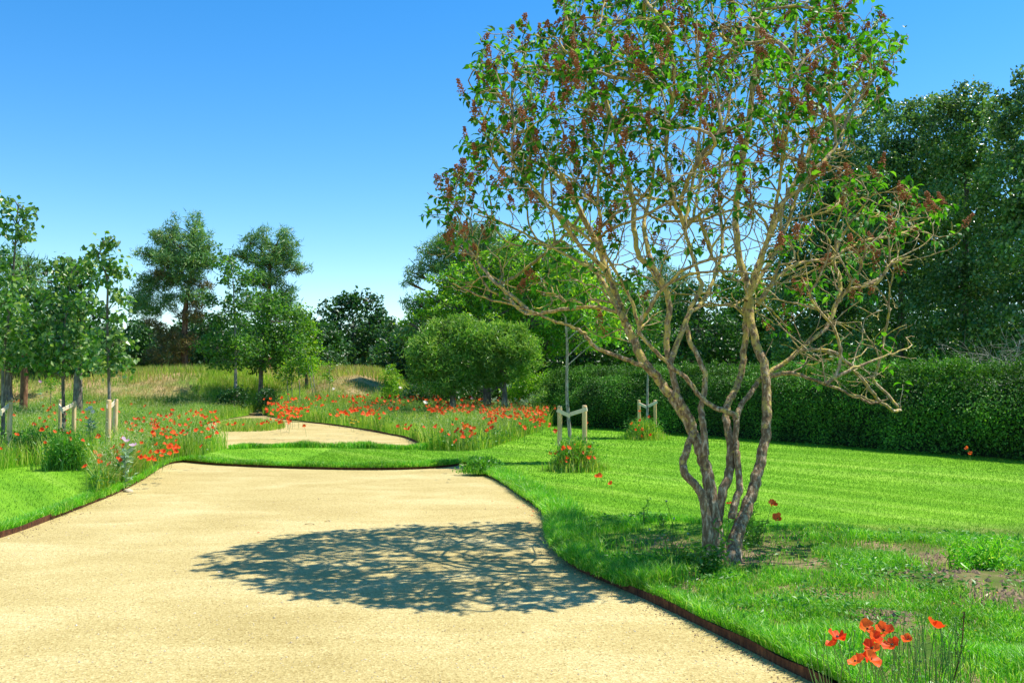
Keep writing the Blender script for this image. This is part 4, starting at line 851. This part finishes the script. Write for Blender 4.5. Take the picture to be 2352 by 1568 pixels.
# leaves: pairs near the tips, mostly on the outside of the crown
tips = [i for i in range(n) if not ch[i] and not traced[i]]
cen = np.array(pixd(1590, 500, 8.75))
Lp, La, Ln = [], [], []; heads = []
for i in tips:
    p = NP[i]; d = unit(p - NP[par[i]]); e = (p - cen) / np.array([2.3, 2.0, 2.3]); e_ = np.linalg.norm(e)
    pr = np.clip((e_ - .42) * 1.5, .08, .72) * (1.0 if p[2] > 3.2 else .55 if p[2] > 2.3 else .22)
    if rng.random() > pr: continue
    k = i; m_ = rng.integers(2, 5)
    for s_ in range(m_):
        for sd in range(2 if s_ else 3):
            a = unit(np.cross(d, rng.normal(size=3))); ax = unit(a * .9 + d * .45 + np.array([0, 0, -.45]))
            Lp.append(NP[k] + rng.normal(0, .012, 3) + ax * .012); La.append(ax); Ln.append(unit(np.array([0, 0, 1.0]) + d * .3 + rng.normal(0, .35, 3)))
        if par[k] < 0 or traced[par[k]]: break
        k = par[k]
    if e_ > .55 and rng.random() < (.36 if p[2] > 2.0 else .12): heads.append(p)
Lp, La, Ln = map(np.array, (Lp, La, Ln)); nL = len(Lp)
V, F = leaves(Lp, La, Ln, rng.uniform(.055, .10, nL), rng.uniform(.038, .066, nL), T_LEAF); add('crown', V, F, M['lilac'], tl)
print('lilac leaves', nL, 'heads', len(heads))
def head_mesh(seed):
    r_ = np.random.default_rng(seed); Ps = []; ln = r_.uniform(.14, .21); parts = [tube([(0, 0, -.02), (0, 0, ln)], [.002, .001], 4)]
    P = []
    for _ in range(90):
        z = r_.uniform(0, 1) ** .8; w = .058 * (1 - z * .7); a = r_.uniform(0, 6.28); P.append((w * r_.uniform(.3, 1) * math.cos(a), w * r_.uniform(.3, 1) * math.sin(a), z * ln))
    P = np.array(P); v, f = clods(P, r_.uniform(.007, .012, len(P))); 
    f4 = np.column_stack([f, f[:, 2]]); f4 = f
    m1 = mesh_np('seed_head', v, f, M['seed']); return m1
hm = [head_mesh(s_) for s_ in range(4)]
heads.sort(key=lambda p: -p[2]); random.shuffle(heads); heads.sort(key=lambda p: p[1])
for i, p in enumerate(heads[:100]):
    o = link('seed_head', hm[i % 4], tl, Vector(p) - tl.location); o.rotation_euler = (random.uniform(-.6, .6), random.uniform(-.6, .6), random.uniform(0, 6)); o.scale = (1,) * 3
if len(heads) > 100:
    parts = []
    for i, p in enumerate(heads[100:]):
        mm = hm[i % 4]; v = np.empty(len(mm.vertices) * 3, np.float32); mm.vertices.foreach_get('co', v); f = np.array([tuple(pl.vertices) for pl in mm.polygons])
        a, b = random.uniform(-.6, .6), random.uniform(-.6, .6); Rm = np.array(Matrix.Rotation(a, 3, 'X') @ Matrix.Rotation(b, 3, 'Y'))
        parts.append((v.reshape(-1, 3) @ Rm.T + p, f))
    V, F = cat(parts); o = add('seed_heads', V, F, M['seed'], tl); o['kind'] = 'stuff'
# privet-like sprout at the foot, feathery plant right of the trunk
def leafy(name, base, spread, hgt, n, L, Wd, label, catg, mt='weed', zb=.5, stems=8, T=T_LEAF):
    t = empty(name, base); tag(t, label, catg); st = []; P = []; A_ = []
    for k in range(stems):
        e = np.array(base) + np.array([rng.normal(0, spread), rng.normal(0, spread * .6), hgt * rng.uniform(.5, 1)]); b = np.array(base) + np.append(rng.normal(0, spread * .25, 2), 0)
        pl = bez([b, (b + e) / 2 + rng.normal(0, .02, 3), e], 4); st.append(tube(pl, np.linspace(.004, .0015, len(pl)), 4))
        for _ in range(n // stems):
            u = rng.uniform(.15, 1); P.append(b + (e - b) * u + rng.normal(0, .015, 3)); A_.append(unit(rng.normal(size=3) + np.array([0, 0, zb])))
    add('stems', *cat(st), M['stem'], t); P = np.array(P)
    V, F = leaves(P, np.array(A_), rdir(len(P), 1.2), L * rng.uniform(.6, 1.2, len(P)), Wd * rng.uniform(.7, 1.2, len(P)), T); add('leaves', V, F, M[mt], t); return t
leafy('privet_sprout', pix(1622, 1330), .10, .42, 170, .07, .03, 'leafy dark green sprout growing at the left foot of the big tree', 'plant')
leafy('feathery_plant', pix(1722, 1262), .16, .52, 420, .07, .007, 'feathery green plant right beside the trunks of the big tree', 'plant', T=T_QUAD)
leafy('leafy_weed', pix(1478, 1205), .05, .28, 60, .05, .012, 'small upright weed on the lawn left of the big tree', 'plant', T=T_QUAD, stems=4)
leafy('leafy_weed', pix(1520, 1212), .08, .18, 60, .05, .014, 'low bushy weed close to the upright one left of the big tree', 'plant', T=T_QUAD, stems=6)
leafy('yellow_tuft', pix(1560, 1305), .14, .16, 200, .06, .008, 'pale yellow-green feathery tuft in the grass left of the big tree', 'plant', mt='bright', T=T_QUAD)
leafy('green_tussock', pix(2245, 1325), .22, .30, 500, .10, .014, 'bushy green tussock behind the bare soil patch', 'plant', mt='rough', T=T_QUAD, stems=14)
# dry leaning stalks with buds by the trunk
t = empty('dry_stalks', pix(1540, 1300)); tag(t, 'leaning pale poppy stalks with closed seed buds in the grass left of the trunks', 'plant')
st, bd = [], []
for a, b, c, d in ((1530, 1300, 1492, 1215), (1528, 1302, 1515, 1235), (1535, 1300, 1525, 1228), (1540, 1290, 1530, 1150), (1550, 1296, 1440, 1268), (1560, 1290, 1460, 1305), (1552, 1298, 1535, 1240), (1560, 1300, 1580, 1225), (1555, 1290, 1548, 1190)):
    p = np.array(pix(a, b)); e = np.array(pixd(c, d, p[1] - .1)); mid = (p + e) / 2 + np.array([rng.normal(0, .04), 0, .03]); st.append(tube(bez([p, mid, e], 5), np.linspace(.004, .002, 11), 4)); bd.append(e)
add('stalks', *cat(st), M['stem'], t); V, F = clods(np.array(bd), .012); add('buds', V, F, M['glauc'], t)
# drooping twigs hanging off the trunks
t = empty('fallen_twig', pix(2240, 1420)); 
tag(t, 'short pale stick lying on the bare soil at the right', 'twig'); p = np.array(pix(2228, 1412)) + [0, 0, .05]; e = np.array(pix(2275, 1392)) + [0, 0, .09]
add('stick', *tube(bez([p, (p + e) / 2 + [0, 0, .01], e], 4), [.007] * 9, 5), M['twig'], t)
for (a, b, c, d, lab) in ((1128, 1287, 1152, 1281, 'thin dry stalk lying on the gravel inside the tree shadow'), (1135, 1096, 1160, 1100, 'thin twig lying on the gravel near its right-hand bend'), (700, 1203, 722, 1204, 'short dry twig on the gravel just beyond the shadow'), (745, 1197, 758, 1196, 'very short twig on the gravel just beyond the shadow')):
    p = np.array(pix(a, b, .008)); e = np.array(pix(c, d, .012)); o = add('fallen_twig', *tube(bez([p, (p + e) / 2 + [0.01, .02, .006], e], 4), [.004] * 9, 4), M['twig']); tag(o, lab, 'twig', 'twigs lying on the gravel')

# ------------------------------------------------------------------ poppies
def bloom(r, cup, seed, nu=5, nv=4, petals=4):
    r_ = np.random.default_rng(seed); parts = []
    for k in range(petals):
        a0 = k * 2 * math.pi / petals + r_.uniform(-.2, .2); rk = r * r_.uniform(.75, 1.2); cc = cup * r_.uniform(.1, 1.5); sp_ = r_.uniform(.85, 1.2)
        V = []
        for j in range(nv):
            q = j / (nv - 1)
            for i in range(nu):
                u = (i / (nu - 1) - .5) * 2; a = a0 + u * sp_ * (.35 + .65 * min(1, q * 1.6)); rr = rk * q * (1 - .18 * u * u * q) 
                z = cc * r * (q ** 2) + (.16 * r * math.sin(u * 6 + k * 2 + seed) * q * q if nu > 3 else 0) + k * .001
                V.append((rr * math.cos(a), rr * math.sin(a), z))
        F = [(j * nu + i, j * nu + i + 1, (j + 1) * nu + i + 1, (j + 1) * nu + i) for j in range(nv - 1) for i in range(nu - 1)]
        parts.append((np.array(V), np.array(F)))
    return cat(parts)
def near_poppy(px, py, h, label, group, r=.047, tilt=None, col='red', seed=0, base_dx=0):
    z = LAWN + h; top = pix(px, py, z); base = Vector((top.x + base_dx, top.y + random.uniform(-.05, .08), LAWN))
    if inpoly(np.array([base.x]), np.array([base.y]), near_path)[0]: base.x += .15
    t = empty('poppy', base); tag(t, label, 'poppy', group)
    mid = (base + top) / 2 + Vector((random.uniform(-.03, .03), random.uniform(-.03, .03), 0))
    add('stem', *tube(bez([tuple(base), tuple(mid), tuple(top)], 5), np.linspace(.0028, .0018, 11), 5), M['stem'], t)
    v, f = bloom(r, .6, seed, 9, 5); tl_ = tilt or (random.uniform(-.9, .2), random.uniform(-.7, .7)); Rm = np.array(Matrix.Rotation(tl_[0] * -1, 3, 'X') @ Matrix.Rotation(tl_[1], 3, 'Y'))
    add('petals', v @ Rm.T + np.array(top), f, M[col], t, smooth=True)
    v, f = clods(np.array([[0, 0, .010]]), r * .22); add('flower_centre', v @ Rm.T + np.array(top), f, M['black'], t)
    return t
near = [(1991, 1445, 'upper left of the two highest blooms in the front cluster'), (2032, 1450, 'upper right of the two highest blooms in the front cluster'), (1921, 1464, 'upper bloom of the two at the left side of the front cluster'), (1914, 1482, 'lower bloom of the two at the left side of the front cluster'),
        (2000, 1465, 'bloom just under the highest pair in the front cluster'), (2051, 1482, 'small bloom at the right side of the front cluster'), (2003, 1491, 'wide open bloom in the centre of the front cluster'),
        (1966, 1521, 'lowest bloom on the left of the front cluster'), (1997, 1514, 'low bloom under the wide open one in the front cluster'), (2086, 1472, 'half-hidden little bloom right of the front cluster'), (2149, 1441, 'lone bloom standing apart at the right of the front cluster')]
for i, (a, b, lab) in enumerate(near):
    near_poppy(a, b, .36 + .02 * (i % 3), 'red poppy, ' + lab, 'red poppies in the front right corner', r=(.026 if i in (9,) else .034 if i in (5, 7) else .040), seed=i)
near_poppy(1773, 1158, .50, 'upper red poppy of the two right of the big trunks', 'red poppies beside the big tree', r=.04, seed=21, base_dx=-.12)
near_poppy(1787, 1192, .42, 'lower red poppy of the two right of the big trunks', 'red poppies beside the big tree', r=.04, seed=22, base_dx=-.1)
near_poppy(1675, 1156, .45, 'small red poppy seen between the trunks of the big tree', 'red poppies beside the big tree', r=.028, seed=23)
# bud stems in the front cluster
t = empty('poppy_buds', pix(2050, 1560)); tag(t, 'thin green poppy stems with buds below the front red blooms', 'plant'); st, bd = [], []
for _ in range(130):
    p = np.array(pix(rng.uniform(1880, 2230), rng.uniform(1540, 1680))); e = p + np.array([rng.normal(0, .04), rng.normal(0, .04), rng.uniform(.12, .38)])
    st.append(tube(bez([p, (p + e) / 2 + rng.normal(0, .012, 3), e], 3), [.0018] * 7, 4)); bd.append(e)
add('stems', *cat(st), M['stem'], t)['kind'] = 'stuff'; V, F = clods(np.array(bd), rng.uniform(.004, .009, len(bd))); add('buds', V, F, M['stem'], t)['kind'] = 'stuff'
t = empty('red_seed_stalk', pix(2172, 1560)); tag(t, 'tall thin reddish dock stalk at the right of the front poppies', 'plant')
p = np.array(pix(2178, 1600)); e = np.array(pixd(2215, 1403, p[1] + .05)); add('stalk', *tube(bez([p, (p + e) / 2 + [.02, 0, 0], e], 5), [.003] * 11, 4), M['rust'], t)
k = rng.uniform(.45, 1, 40)[:, None]; V, F = clods(p + (e - p) * k + rng.normal(0, .006, (40, 3)), .004); add('seeds', V, F, M['rust'], t)

fm = []
for s_ in range(6):
    v, f = bloom(.052, .45 + .12 * (s_ % 3), 100 + s_, 4, 3); Rm = np.array(Matrix.Rotation(.55 + .12 * (s_ % 4), 3, 'X')); v = v @ Rm.T
    sv, sf = tube([(0, 0.01, -.30), (.01, .005, -.15), (0, 0, 0)], [.003] * 3, 3); cv, cf = clods(np.array([[0, -.006, .012]]), .011); cf4 = np.column_stack([cf, cf[:, 2]])
    cf = np.array([c for c in cf]); V = np.concatenate([v, sv]); F = np.concatenate([f, sf + len(v)])
    fm.append(mesh_np('poppy', V, F, [M['red'], M['stem']], [0] * len(f) + [1] * len(sf), True))
allp = []
def crop(lst, s_, ox, oy): return [(ox + a * s_, oy + b * s_) for a, b in lst]
Lp_ = crop([(70,310),(50,340),(250,330),(285,335),(150,375),(165,380),(130,372),(750,330),(610,420),(680,415),(740,410),(785,405),(800,470),(930,480),(380,475),(390,520),(430,545),(430,490),(520,510),(515,550),(310,540),(265,585),(350,560),(370,600),(320,630),(430,635),(490,635),(550,655),(545,700),(575,670),(630,550),(675,535),(770,680),(650,490),(130,665),(350,730),(5,775),(910,800),(940,750),(770,885),(670,915),(860,890),(925,850),(945,860),(1030,425),(1140,435),(1185,490),(1075,545),(1100,545),(1130,565),(1040,580),(1040,600),(1065,595),(1190,570),(1110,635),(1065,670),(1245,585),(1230,610),(1275,625),(1310,610),(1340,615),(1300,640),(1205,675),(1110,730),(1335,690),(1385,670),(1385,705),(1420,655),(1460,660),(1235,740),(1290,735),(1340,740),(1315,770),(1360,765),(1390,765),(1330,810),(1370,800),(1275,805),(1265,830),(1185,805),(1235,805),(1110,840),(1140,845),(1170,860),(1200,850),(1210,865),(1090,800),(1465,495),(1500,480),(1540,490),(1580,465),(1555,495),(1650,490),(1690,490),(1600,525),(1620,525),(1690,525),(1500,570),(1575,570),(1575,595),(1540,625),(1630,620),(1665,610),(1585,645),(1625,690),(1650,685),(1700,650),(1640,575),(1700,565),(1580,750)], .293, 0, 804)
Lp_ += [(random.gauss(x_, sx_), random.gauss(y_, sy_)) for x_, y_, sx_, sy_, k_ in ((350, 985, 45, 22, 30), (440, 965, 40, 14, 22), (120, 935, 70, 14, 16), (270, 1030, 40, 18, 10)) for _ in range(k_)]
for a, b in Lp_:
    if b > 1075 or a > 522: continue
    z = LAWN + (.62 if b < 1000 else .50 if b < 1030 else .40) * random.uniform(.9, 1.08); allp.append((pix(a, b, z), 'L'))
D1 = crop([(400,810),(445,800),(510,810),(500,775),(540,770),(600,750),(605,775),(625,810),(655,800),(705,765),(708,795),(740,840),(685,845),(520,850),(515,875),(480,885),(710,850),(760,995),(785,985),(870,1050)], .293, 1148, 804)
for i, (a, b) in enumerate(D1): allp.append((pixd(a, b, 15.0 + random.uniform(-.3, .3)) if i < 17 else pix(a, b, LAWN + .16), 'D'))
E1 = crop([(1060,625),(1120,625),(1100,555),(1095,590),(1170,520),(1100,480),(1035,580),(1115,680),(1180,670)], .293, 1148, 804)
for a, b in E1: allp.append((pixd(a, b, 22.5 + random.uniform(-.2, .2)), 'E'))
IS = [(533, 976), (540, 974), (592, 973), (600, 975), (612, 970), (618, 972), (635, 966), (645, 968), (525, 975), (560, 976), (605, 972), (650, 971)]
for a, b in IS: allp.append((pix(a, b, .2), 'I'))
for a, b in ((2229, 1043), (2222, 1030)): allp.append((pixd(a, b, float(pix(a, 1055).y) - .5), 'H'))
rp = []
for cx_, cy_, sx_, sy_, k in ((1100, 975, 70, 14, 26), (655, 928, 32, 14, 60), (665, 950, 20, 14, 36), (735, 918, 16, 5, 16), (800, 905, 14, 5, 16), (830, 922, 26, 13, 44), (790, 946, 26, 7, 20), (850, 948, 22, 5, 14), (900, 918, 26, 11, 36), (950, 912, 24, 6, 28), (1000, 932, 22, 11, 56), (1040, 928, 24, 9, 40), (1090, 932, 30, 11, 56), (1140, 940, 26, 12, 44), (1190, 938, 26, 13, 44), (1225, 950, 24, 9, 36), (1075, 990, 26, 12, 14), (950, 982, 24, 5, 7), (1240, 972, 16, 6, 12), (1170, 950, 50, 10, 20)):
    for _ in range(k): rp.append((random.gauss(cx_, sx_), random.gauss(cy_, sy_)))
for a, b in rp:
    if b < 897 or a < 606: continue
    p = pix(a, b, LAWN + random.uniform(.5, .66))
    if p.y > 41: p = pix(a, b, LAWN + .85); 
    if p.y > 43: continue
    allp.append((p, 'R'))
info = {'L': ('red poppy standing in the left-hand wildflower bed', 'red poppies in the left wildflower bed'), 'D': ('red poppy in the tuft at the foot of the nearer stakes on the lawn', 'red poppies at the nearer stakes'),
        'E': ('red poppy in the tuft at the foot of the farther stakes by the hedge', 'red poppies at the farther stakes'), 'I': ('tiny red poppy on the small planted island in the far gravel', 'red poppies on the gravel island'),
        'H': ('lone red poppy in the shade at the foot of the hedge', 'red poppies under the hedge'), 'R': ('red poppy in the large meadow right of the far gravel', 'red poppies in the right meadow')}
allp.sort(key=lambda t_: t_[0].y); cnt = 0; rest = []
for i, (p, g) in enumerate(allp):
    if cnt < 284 and (g != 'R' or cnt < 284):
        o = link('poppy', fm[i % 6], None, p); o.rotation_euler = (random.uniform(-.2, .2), random.uniform(-.2, .2), random.uniform(-1.2, 1.2)); s_ = random.uniform(.62, 1.0) * (1.0 if p.y < 25 else 1.1); o.scale = (s_,) * 3
        tag(o, info[g][0], 'poppy', info[g][1]); cnt += 1
    else: rest.append((p, g))
parts = []; mi = []
for i, (p, g) in enumerate(rest):
    mm = fm[i % 6]; v = np.empty(len(mm.vertices) * 3, np.float32); mm.vertices.foreach_get('co', v); f = np.array([tuple(q_.vertices) for q_ in mm.polygons]); a = random.uniform(-1.2, 1.2)
    parts.append((v.reshape(-1, 3) @ np.array(Matrix.Rotation(a, 3, 'Z')).T * random.uniform(.9, 1.3) + np.array(p), f)); mi += [q_.material_index for q_ in mm.polygons]
if parts: V, F = cat(parts); tag(add('distant_poppies', V, F, [M['red'], M['stem']], midx=mi), kind='stuff')
print('poppies', len(allp))
# tufts at the stakes
def tuft(name, c, rx, hgt, n, label, mt='meadow'):
    P = np.column_stack([rng.normal(c.x, rx, n), rng.normal(c.y, rx * .8, n), np.full(n, LAWN)]); t = empty(name, c); tag(t, label, 'plant')
    d = np.clip(1.2 - np.hypot(P[:, 0] - c.x, P[:, 1] - c.y) / (rx * 2.4), .25, 1)
    add('grass_blades', *blades(P, rng.uniform(.25, 1.25, n) * hgt * d, .005, .5), M[mt], t)
    k = n * 2 if mt == 'weed' else n // 2; Q = np.column_stack([rng.normal(c.x, rx * .8, k), rng.normal(c.y, rx * .6, k), LAWN + rng.uniform(.02, .85, k) * hgt * rng.uniform(.6, 1.2, k)]); add('leaves', *leaves(Q, rdir(k, .6), rdir(k, .8), rng.uniform(.05, .11, k), .028), M['weed'], t)
tuft('wildflower_tuft', pix(1322, 1080), .21, .56, 2800, 'wild tuft of grasses and leaves at the foot of the nearer stakes')
tuft('wildflower_tuft', pix(1480, 1008), .26, .55, 2600, 'wild tuft of grasses and leaves at the foot of the farther stakes')
tuft('dark_tuft', pix(150, 1078), .20, .66, 700, 'dense dark green tuft around the stakes of the middle lime', 'weed')
tuft('dark_tuft', pix(85, 1058), .40, .66, 1200, 'broad dark green wild clump between the first and middle lime', 'weed')
tuft('grass_tuft', pix(1105, 1084), .16, .24, 1800, 'low dark grass tuft on the lawn corner where the grass strip meets it', 'rough')
# opium poppies: tall grey-green plants with pale flowers
def opium(px, base_y, tops, h, label, col='pinkp', r=.06):
    b = pix(px, base_y); t = empty('pale_poppy_plant', b); tag(t, label, 'flower', 'tall pale-flowered poppies'); st, P, A_ = [], [], []
    for (a, c) in tops:
        e = np.array(pixd(a, c, b.y + random.uniform(-.06, .06))); pb = np.array(b); pl = bez([pb, (pb + e) / 2 + rng.normal(0, .02, 3), e], 6); st.append(tube(pl, np.linspace(.006, .003, len(pl)), 5))
        v, f = bloom(r, .8, int(a), 5, 4); add('flower', v @ np.array(Matrix.Rotation(.3, 3, 'X')).T + e, f, M[col], t, smooth=True)
        ln = len(pl)
        for _ in range(26):
            u = rng.uniform(.0, .82); q_ = pl[int(u * (ln - 1))]; P.append(q_); dd = rng.normal(size=3); dd[2] = abs(dd[2]) * .5 + .15; A_.append(unit(dd))
    add('stems', *cat(st), M['glauc'], t); P = np.array(P); n_ = len(P)
    add('leaves', *leaves(P, np.array(A_), rdir(n_, 1.2), rng.uniform(.09, .17, n_), rng.uniform(.035, .06, n_), T_LEAF), M['glauc'], t)
opium(288, 1118, [(290, 1014), (304, 1024)], 0, 'grey-green plant with two lilac-pink blooms at the path edge, beside the end-on stakes')
opium(208, 1058, [(200, 942), (208, 940), (213, 949)], 0, 'tall grey-green plant with a cluster of white blooms between middle and right stakes', 'whitep', .05)
opium(93, 960, [(93, 879)], 0, 'pink bloom on a tall pale plant below the bank at the left', 'pinkp', .08)
for a, c, col, lab in ((766, 895, 'whitep', 'white round bloom at the far end of the poppy meadow near the saplings'), (920, 892, 'whitep', 'white bloom high at the back of the meadow below the small shrub'), (977, 927, 'whitep', 'white bloom at the shaded part of the meadow'), (1012, 914, 'whitep', 'white bloom left of the pink pair near the left willow trunk'),
                       (1024, 908, 'pinkp', 'pink-red bloom beside the left willow trunk'), (1083, 916, 'pinkp', 'pale pink bloom between the two willow trunks'), (1105, 921, 'whitep', 'white bloom between the two willow trunks'), (1131, 908, 'pinkp', 'pink bloom just left of the right willow trunk'), (1185, 918, 'whitep', 'white bloom right of the right willow trunk')):
    p = pix(a, c, LAWN + .78); 
    if p.y > 38: p = pixd(a, c, 37)
    v, f = bloom(.075, .8, int(a), 4, 3); v2, f2 = tube([tuple(p - Vector((0, 0, .4))), tuple(p)], [.004, .003], 4)
    o = add('pale_poppy', np.concatenate([v + np.array(p), v2]), np.concatenate([f, f2 + len(v)]), [M[col], M['stem']], midx=[0] * len(f) + [1] * len(f2)); tag(o, lab, 'flower', 'pale blooms in the right meadow')
for (a, b, k) in ((1020, 1084, 0),): pass
# yellow flowers
yl = crop([(1000,525),(985,540),(1020,530),(1040,525),(1000,548),(1025,548),(990,570),(1010,575),(1045,562),(1230,565),(1250,560),(1245,545)], .293, 517, 804)
for a, b in yl:
    p = pix(a, b, LAWN + .25); v, f = bloom(.045, .4, int(a), 4, 3); v2, f2 = tube([tuple(p - Vector((0, 0, .25))), tuple(p)], [.003, .003], 3)
    o = add('yellow_flower', np.concatenate([v + np.array(p), v2]), np.concatenate([f, f2 + len(v)]), [M['yellowp'], M['stem']], midx=[0] * len(f) + [1] * len(f2)); tag(o, 'small yellow flower low in the meadow by the far gravel edge', 'flower', 'yellow flowers by the far gravel')
# tiny orange flowers in the rough grass, and fallen red petals on the gravel
q = scatter(rough_poly, 90); q = q[on_lawn(q)]; P = zed(q); P[:, 2] += .05; V, F = leaves(P, rdir(len(P), 0, .3), rdir(len(P), 3), .016, .016); tag(add('orange_specks', V, F, M['orangep']), kind='stuff')
pt = [pix(a, b, .006) for a, b in ((1690 - 0 + 92, 1466 + 42 - 10),)] + [pix(a, b, .006) for a, b in ((1607 + 158, 1148 + 364), (1218, 1163), (1222, 1173), (1219, 1183), (1200, 1160), (1213, 1199), (590, 1222), (1555, 1392), (1614, 1413), (1128, 1150), (1186, 1165))]
for i, p in enumerate(pt):
    V, F = leaves([tuple(p)], np.array([[1, .3, 0.05]]), np.array([[0, 0, 1.0]]), .035, .03); o = add('fallen_petal', V, F, M['red']); tag(o, 'fallen red petal lying on the pale gravel', 'petal', 'fallen petals on the gravel')
# stones by the left edging and a step in the bank
def rock(c, s_, label, name='stone', seed=0):
    r_ = np.random.default_rng(seed); th_ = np.linspace(0, 2 * math.pi, 12, endpoint=False); V = []; F = []
    for j, ph in enumerate(np.linspace(-.2, 1.35, 6)):
        for a in th_: k = 1 + .22 * math.sin(a * 2 + seed) + r_.uniform(-.12, .12); V.append((c.x + s_ * math.cos(a) * math.cos(ph) * k, c.y + s_ * .8 * math.sin(a) * math.cos(ph) * k, c.z + s_ * .6 * math.sin(ph)))
    for j in range(5):
        for i in range(12): F.append((j * 12 + i, j * 12 + (i + 1) % 12, (j + 1) * 12 + (i + 1) % 12, (j + 1) * 12 + i))
    k = len(V) - 12; V.append((c.x, c.y, c.z + s_ * .6)); F += [(k + i, k + (i + 1) % 12, k + 12, k + 12) for i in range(12)]
    F = [tuple(f) for f in F]; m = bpy.data.meshes.new(name); m.from_pydata(V, [], [tuple(dict.fromkeys(f)) for f in F]); m.materials.append(M['stone'])
    for q_ in m.polygons: q_.use_smooth = True
    tag(link(name, m), label, 'stone')
rock(pix(294, 1129, .0), .075, 'pale rounded stone on the gravel at the foot of the pink-flowered plant', seed=3)
rock(pix(262, 1133, .0), .035, 'small stone against the left steel edging', seed=5)
rock(pix(1662, 1340, LAWN), .05, 'brownish stone lying in the grass right below the trunks', seed=7)
t = add('timber_step', *slat(tuple(pix(575, 951, .05)), tuple(pix(598, 952, .05)), .10, .22), M['soil']); tag(t, 'low dark timber step where the far gravel climbs into the bank', 'step')
# small litter of gravel crumbs by the edges
q = np.vstack([right_edge[rng.integers(20, len(right_edge), 1500)] + rng.normal(0, .10, (1500, 2)), left_edge[rng.integers(0, len(left_edge), 900)] + rng.normal(0, .14, (900, 2))]); q = q[inpoly(q[:, 0], q[:, 1], near_path)]
V, F = clods(np.column_stack([q, np.full(len(q), .002)]), rng.uniform(.002, .008, len(q))); tag(add('soil_crumbs', V, F, M['soil']), kind='stuff')
